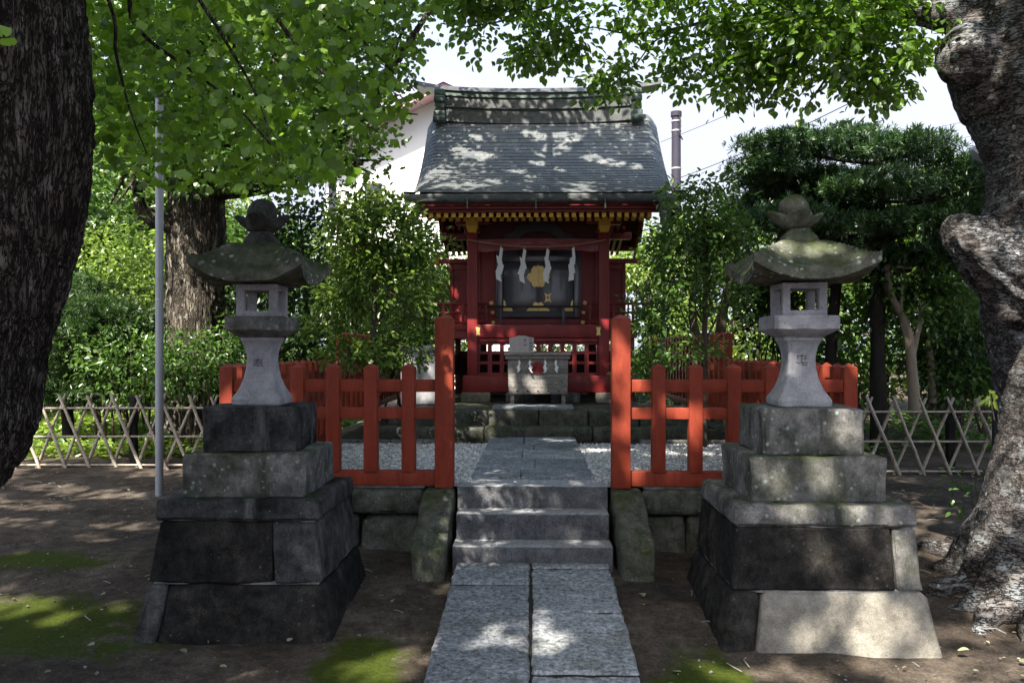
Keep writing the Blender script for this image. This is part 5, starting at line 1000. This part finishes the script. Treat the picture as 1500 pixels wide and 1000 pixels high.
# layered dark yew on the right
Y = 12.4; ty = PX(1287, Y); yb = []
for (px, py, rx, rz) in ((1150, 215, .7, .22), (1240, 205, .8, .22), (1330, 220, .75, .2), (1400, 250, .6, .18), (1120, 250, .5, .25), (1180, 270, .8, .25), (1280, 270, .9, .22), (1370, 285, .75, .2), (1430, 270, .4, .16), (1150, 320, .6, .25), (1240, 330, .8, .24), (1330, 330, .8, .2), (1410, 310, .45, .18), (1200, 385, .7, .22), (1290, 375, .8, .2), (1370, 380, .6, .2), (1110, 300, .4, .25), (1400, 355, .4, .2), (1340, 425, .5, .16)):
    yb.append(B(px, py, Y + RNG.uniform(-.9, .9), rx * .9, .8, rz * .6))
rng = np.random.default_rng(31); yw = thing('yew_tree', 'broad dark evergreen with layered flat boughs right of the shrine', 'tree', (ty, Y, gh(ty, Y)))
g = Geo(); bark_tube(g, [(ty, Y, 0), (ty, Y, 1), (ty - .02, Y, 2.4), (ty + .03, Y, 3.4), (ty, Y, 4.4)], [.12, .105, .09, .07, .03], 50, 18, 'plain')
for b in yb:
    c = np.array(b[:3]); s = np.array([ty, Y, c[2] - .25]); bark_tube(g, [s, s * .5 + c * .5 + [0, 0, -.05], c], [.035, .025, .01], 10, 6, 'plain')
g.build('trunk', 'bark_dark', yw, True, 70)
crown(yw, yb, 19000, .1, 'leaf_yew', rng, kind='tuft', per=10, spread=.1, flat=.4, droop=-.15, shell=.9, hole=.5, hfreq=2.2)
for (px, y_, lab) in ((1222, 12.9, 'slim dark trunk under the layered evergreen'),):
    xx = PX(px, y_); bl = [B(px, 330, y_ + .5, .8, .7, .5), B(px - 40, 280, y_ + .5, .6, .6, .4)]
    rng = np.random.default_rng(5); t_ = thing('yew_tree', 'slimmer dark evergreen directly behind the right lantern', 'tree', (xx, y_, gh(xx, y_))); g = Geo(); bark_tube(g, [(xx, y_, 0), (xx - .05, y_, 1.5), (xx + .05, y_, 3), (xx, y_, 4)], [.1, .085, .07, .03], 40, 14, 'plain'); limbs(g, (xx, y_, 2.6), bl, .04, rng, 3); g.build('trunk', 'bark_dark', t_, True, 70)
    crown(t_, bl, 3600, .125, 'leaf_yew', rng, kind='tuft', per=8, spread=.13, flat=.4, droop=-.1)
# pale slender trunks on the right
def slender(lab, px, y_, pts, r, blobs, n, leafm, barkm, seed, size=.1, name='slender_tree'):
    xx = PX(px, y_); rng = np.random.default_rng(seed); t_ = thing(name, lab, 'tree', (xx, y_, gh(xx, y_))); g = Geo()
    for q, r_ in pts: bark_tube(g, q, np.linspace(r_, r_ * .45, len(q)), 30, 12, 'plain', seed=seed)
    limbs(g, pts[0][0][-1], blobs, .03, rng, 3); g.build('trunk', barkm, t_, True, 70); crown(t_, blobs, n, size, leafm, rng, kind='oval', per=10, spread=.16, hole=.45, hfreq=1.4); return t_
y_ = 12.2; slender('pale forked trunk standing behind the right bamboo fence', 1338, y_, [([P(1340, 600, y_), P(1336, 540, y_), P(1328, 480, y_), P(1305, 430, y_), P(1298, 390, y_)], .075), ([P(1334, 530, y_), P(1345, 480, y_), P(1352, 440, y_)], .05), ([P(1330, 500, y_), P(1320, 460, y_), P(1322, 410, y_)], .04)], .1, [B(1330, 420, 12.6, .8, .8, .5), B(1390, 450, 12.6, .7, .7, .5), B(1270, 470, 13, .5, .6, .35)], 3600, 'leaf_glossy', 'bark_pale', 3)
y_ = 13.; slender('second pale trunk just right of the forked trunk', 1362, y_, [([P(1366, 590, y_), P(1362, 520, y_), P(1352, 450, y_), P(1360, 400, y_)], .06)], .06, [B(1380, 500, 13.2, .7, .6, .6), B(1420, 520, 13.2, .6, .6, .6)], 3200, 'leaf_dark', 'bark_pale', 6)
y_ = 13.5; slender('brown trunk half hidden behind the right shrub', 1062, y_, [([P(1050, 620, y_), P(1052, 520, y_), P(1062, 440, y_), P(1075, 380, y_)], .1), ([P(1045, 560, y_), P(1015, 470, y_), P(1020, 400, y_)], .08)], .1, [B(1040, 330, 14, .7, .7, .5), B(1100, 380, 14, .6, .7, .5)], 2400, 'leaf_glossy', 'twig', 8)
# left background: dark layered conifer, bushes
Y = 12.6; tx = PX(92, Y); yb = [B(px, py, Y + RNG.uniform(-.4, .4), rx, .7, rz) for (px, py, rx, rz) in ((110, 420, .6, .2), (150, 450, .6, .16), (60, 440, .6, .2), (120, 480, .7, .18), (190, 470, .5, .16), (80, 510, .6, .18), (160, 530, .55, .2), (60, 560, .5, .2), (130, 570, .5, .2))]
rng = np.random.default_rng(41); t_ = thing('pine_tree', 'small dark layered pine between the dark trunk and metal pole', 'tree', (tx, Y, gh(tx, Y))); g = Geo()
bark_tube(g, [(tx + .1, Y, 0), (tx + .06, Y, .8), (tx - .02, Y, 1.6), (tx, Y, 2.7)], [.09, .08, .06, .03], 40, 14, 'plain')
for b in yb: c = np.array(b[:3]); bark_tube(g, [(tx, Y, c[2] - .15), c], [.03, .01], 8, 6, 'plain')
g.build('trunk', 'bark_dark', t_, True, 70); crown(t_, yb, 5200, .1, 'leaf_dark', rng, kind='tuft', per=7, spread=.11, flat=.4, droop=-.1, hole=.4, hfreq=2)
def bush(lab, blobs, n, size, leafm, seed, name='bush', kind='oval', zb=None, sr=1., **kw):
    rng = np.random.default_rng(seed); b0 = blobs[0]; zb = gh(b0[0], b0[1]) if zb is None else zb; r_ = thing(name, lab, 'bush', (b0[0], b0[1], zb)); g = Geo()
    for b in blobs:
        c = np.array(b[:3])
        for k in range(4): e = c + unit(1, rng)[0] * np.array(b[3:6]) * .7; s = np.array([c[0] + rng.normal() * .1, c[1], zb - .05]); bark_tube(g, [s, (s + e) / 2 + rng.normal(size=3) * .06, e], np.array([.022, .015, .006]) * sr, 12, 6, 'plain')
    g.build('stems', 'twig', r_, True, 70); kw.setdefault('per', 9); kw.setdefault('spread', .13); kw.setdefault('hole', .4); kw.setdefault('hfreq', 1.8)
    crown(r_, blobs, n, size, leafm, rng, name='foliage', kind=kind, **kw)
bush('leafy green bush at the foot of the thick ginkgo', [B(200, 540, 12, .7, .6, .5), B(280, 540, 11.9, .55, .5, .5), B(150, 500, 12.4, .6, .6, .5), B(320, 510, 12, .35, .4, .35)], 5200, .08, 'leaf_glossy', 3)
bush('pale green bush behind the metal pole', [B(190, 440, 13.6, .9, .7, .8), B(150, 400, 13.8, .9, .7, .8), B(225, 500, 13.4, .6, .6, .6)], 5600, .09, 'leaf_bright', 5)
bush('dark evergreen bush right of the left lantern', [B(430, 400, 13.2, .7, .7, 1.), B(470, 350, 13.4, .7, .7, .7), B(400, 480, 13, .6, .6, .8), B(450, 500, 13.2, .6, .6, .7), B(370, 540, 12.6, .5, .5, .5)], 6200, .1, 'leaf_dark', 7)
bush('bright bush just left of the shrine wing', [B(625, 400, 14.6, .45, .6, .7), B(600, 480, 14.4, .6, .6, .6), B(560, 470, 14.8, .7, .6, .7)], 3600, .1, 'leaf_bright', 9)
bush('dark low bush under the layered evergreen', [B(1250, 560, 13.4, .6, .6, .3), B(1200, 530, 13.8, .6, .6, .4), B(1400, 550, 13.2, .7, .6, .45), B(1440, 480, 13.6, .5, .6, .8)], 4200, .1, 'leaf_glossy', 13)
bush('dark bush behind the right red side fence', [B(1130, 470, 14, .5, .6, .6), B(1160, 430, 14.2, .6, .6, .7), B(1110, 420, 14.4, .5, .6, .6)], 3600, .1, 'leaf_dark', 15)
bush('low leafy seedling beside the grey tree roots', [B(1425, 715, 7.2, .16, .16, .1), B(1440, 700, 7.2, .12, .12, .1)], 60, .07, 'leaf_glossy', 19, hole=0, per=6, sr=.2)
bush('small green sprig low on the grey trunk', [B(1450, 578, 5.75, .07, .06, .03)], 8, .07, 'leaf_bright', 23, hole=0, per=4, spread=.03, zb=1.2, sr=.15)
# wood behind everything: separate trees sharing a few crowns
kinds = []
for kd, (leafm, barkm, sd) in enumerate((('leaf_bright', 'bark_brown', 1), ('leaf_dark', 'bark_dark', 2), ('leaf_glossy', 'bark_brown', 3))):
    rng = np.random.default_rng(60 + kd); bl = [(rng.uniform(-1, 1), rng.uniform(-.8, .8), rng.uniform(1.0, 4.2), rng.uniform(.7, 1.1), .9, rng.uniform(.5, .8)) for _ in range(9)]
    root = thing('background_tree', 'x', 'tree', (0, 0, 0)); g = Geo(); bark_tube(g, [(0, 0, -.3), (.05, 0, 1.5), (-.05, 0, 3), (0, 0, 4.2)], [.14, .12, .09, .03], 24, 12, 'plain'); limbs(g, (0, 0, 2.), bl, .05, rng, 2); g.build('trunk', barkm, root, True, 70)
    crown(root, bl, 5200, .15, leafm, rng, kind='oval', per=10, spread=.22, hole=.42, hfreq=1.1, droop=.4); kinds.append(root)
labs = ['sunlit pale green tree in the wood behind the fences', 'dark green tree in the wood behind the fences', 'mid green tree in the wood behind the fences']
used = [False] * 3
def bgtree(kd, x, y, s, rz):
    src = kinds[kd]
    if not used[kd]: used[kd] = True; o = src
    else:
        o = src.copy(); COL.objects.link(o)
        for c in src.children: d = c.copy(); COL.objects.link(d); d.parent = o
    o.location = (x, y, gh(x, y)); o.scale = (s, s, s); o.rotation_euler = (0, 0, rz); o['label'] = labs[kd]; o['group'] = 'trees of the wood behind the fences'
rr = random.Random(12)
for (px, y, kd, s) in ((40, 16, 0, 1.0), (130, 18, 2, 1.2), (-60, 15, 1, 1.1), (210, 19, 0, 1.25), (330, 17, 2, .95), (380, 20, 1, 1.0), (450, 18, 0, .85), (520, 19, 2, .85), (590, 18, 1, .8), (640, 19, 0, .75), (700, 22, 2, .8), (900, 21, 0, .8), (950, 18.5, 0, .78), (1010, 19, 0, .85), (1080, 18, 0, .9), (1150, 19, 0, 1.0), (1220, 17.5, 2, .95), (1290, 18.5, 0, 1.05), (1370, 17, 2, 1.05), (1440, 18.5, 0, 1.1), (1530, 16.5, 1, 1.1), (1620, 18, 2, 1.2), (-160, 18, 0, 1.3), (1400, 15.5, 1, .85), (790, 24, 1, .8), (60, 21, 2, 1.6), (260, 22, 1, 1.5)):
    bgtree(kd, PX(px, y), y, s, rr.uniform(0, 6.28))
# ground cover beyond the bamboo fences
rng = np.random.default_rng(90)
def cover(x0, x1, y0, y1, n, size, leafm, name, gap):
    p = np.stack([rng.uniform(x0, x1, n), rng.uniform(y0, y1, n), np.zeros(n)], 1); p = p[fbm(p * [1.1, 1.1, 0], 2, 4) > gap]; n = len(p); p[:, 2] = gz(p[:, 0], p[:, 1]) + rng.uniform(.02, .22, n) * (1 + .5 * vn(p * 2))
    V, F = leaf_arrays(p, rng.normal(size=(n, 3)) * [1, 1, .3], rng.normal(size=(n, 3)) * .35 + [0, 0, 1], size * rng.uniform(.6, 1.3, n), 'oval'); o = link(name, np_mesh(name, V, F, [leafm])); tag(o, kind='stuff')
cover(-10.5, -2.9, 11.4, 17, 15000, .13, 'leaf_bright', 'ground_cover', -.35)
cover(3., 9, 11.2, 17, 4500, .12, 'leaf_glossy', 'undergrowth', .05)
cover(TX0, -1.3, 10.1, 14, 900, .12, 'leaf_dark', 'bed_plants', -.2)
# litter on the soil
n = 1500; p = np.stack([rng.uniform(-7, 6.5, n), rng.uniform(4, 11.5, n), np.zeros(n)], 1); p = p[(np.abs(p[:, 0]) > .65) & ~((p[:, 0] > TX0) & (p[:, 0] < TX1) & (p[:, 1] > 6.9))]; n = len(p); p[:, 2] = gz(p[:, 0], p[:, 1]) + .018 + .022 * 0
V, F = leaf_arrays(p, rng.normal(size=(n, 3)) * [1, 1, .1], rng.normal(size=(n, 3)) * .25 + [0, 0, 1], rng.uniform(.008, .05, n) * rng.uniform(.5, 1, n), 'oval')
g = Geo(); g.add(V, F, 0)
for k in range(130):
    x, y = rng.uniform(-6, 6), rng.uniform(4.2, 10)
    if abs(x) < .7 or (TX0 < x < TX1 and y > 6.8): continue
    a = rng.uniform(0, 6.28); l = rng.uniform(.05, .16); g.tube([(x, y, gh(x, y) + .02), (x + cos(a) * l * .5, y + sin(a) * l * .5, gh(x, y) + .03), (x + cos(a + .3) * l, y + sin(a + .3) * l, gh(x, y) + .018)], .003, 5, 1)
n = 170; p = np.stack([rng.uniform(-6.5, 6, n), rng.uniform(4.2, 10.4, n), np.zeros(n)], 1); p = p[(np.abs(p[:, 0]) > .65) & ~((p[:, 0] > TX0) & (p[:, 0] < TX1) & (p[:, 1] > 6.9))]; n = len(p); p[:, 2] = gz(p[:, 0], p[:, 1]) + .03
V, F = leaf_arrays(p, rng.normal(size=(n, 3)) * [1, 1, .15], rng.normal(size=(n, 3)) * .3 + [0, 0, 1], rng.uniform(.035, .07, n), 'broad'); g.add(V, F, 2)
n = 2600; px = rng.uniform(-6.5, 6, n); py = rng.uniform(4, 10.4, n); k_ = (np.abs(px) > .62) & ~((px > TX0) & (px < TX1) & (py > 6.9)); px, py = px[k_], py[k_]; n = len(px); sz = rng.uniform(.003, .011, n) * rng.uniform(.5, 1.2, n)
V = oc[None] * sz[:, None, None] + rng.normal(0, .2, (n, 6, 3)) * sz[:, None, None] + np.stack([px, py, gz(px, py) + .012], 1)[:, None]; g.add(V.reshape(-1, 3), [(of[None] + (np.arange(n) * 6)[:, None, None]).reshape(-1, 3)], 3)
leaf_mat('leaf_fallen', (.09, .13, .06), (.3, .34, .2), (.3, .3, .15), .2, .05)
tag(g.build('leaf_litter', ['leaf_dry', 'grey_wood', 'leaf_fallen', 'stone_mid']), kind='stuff')
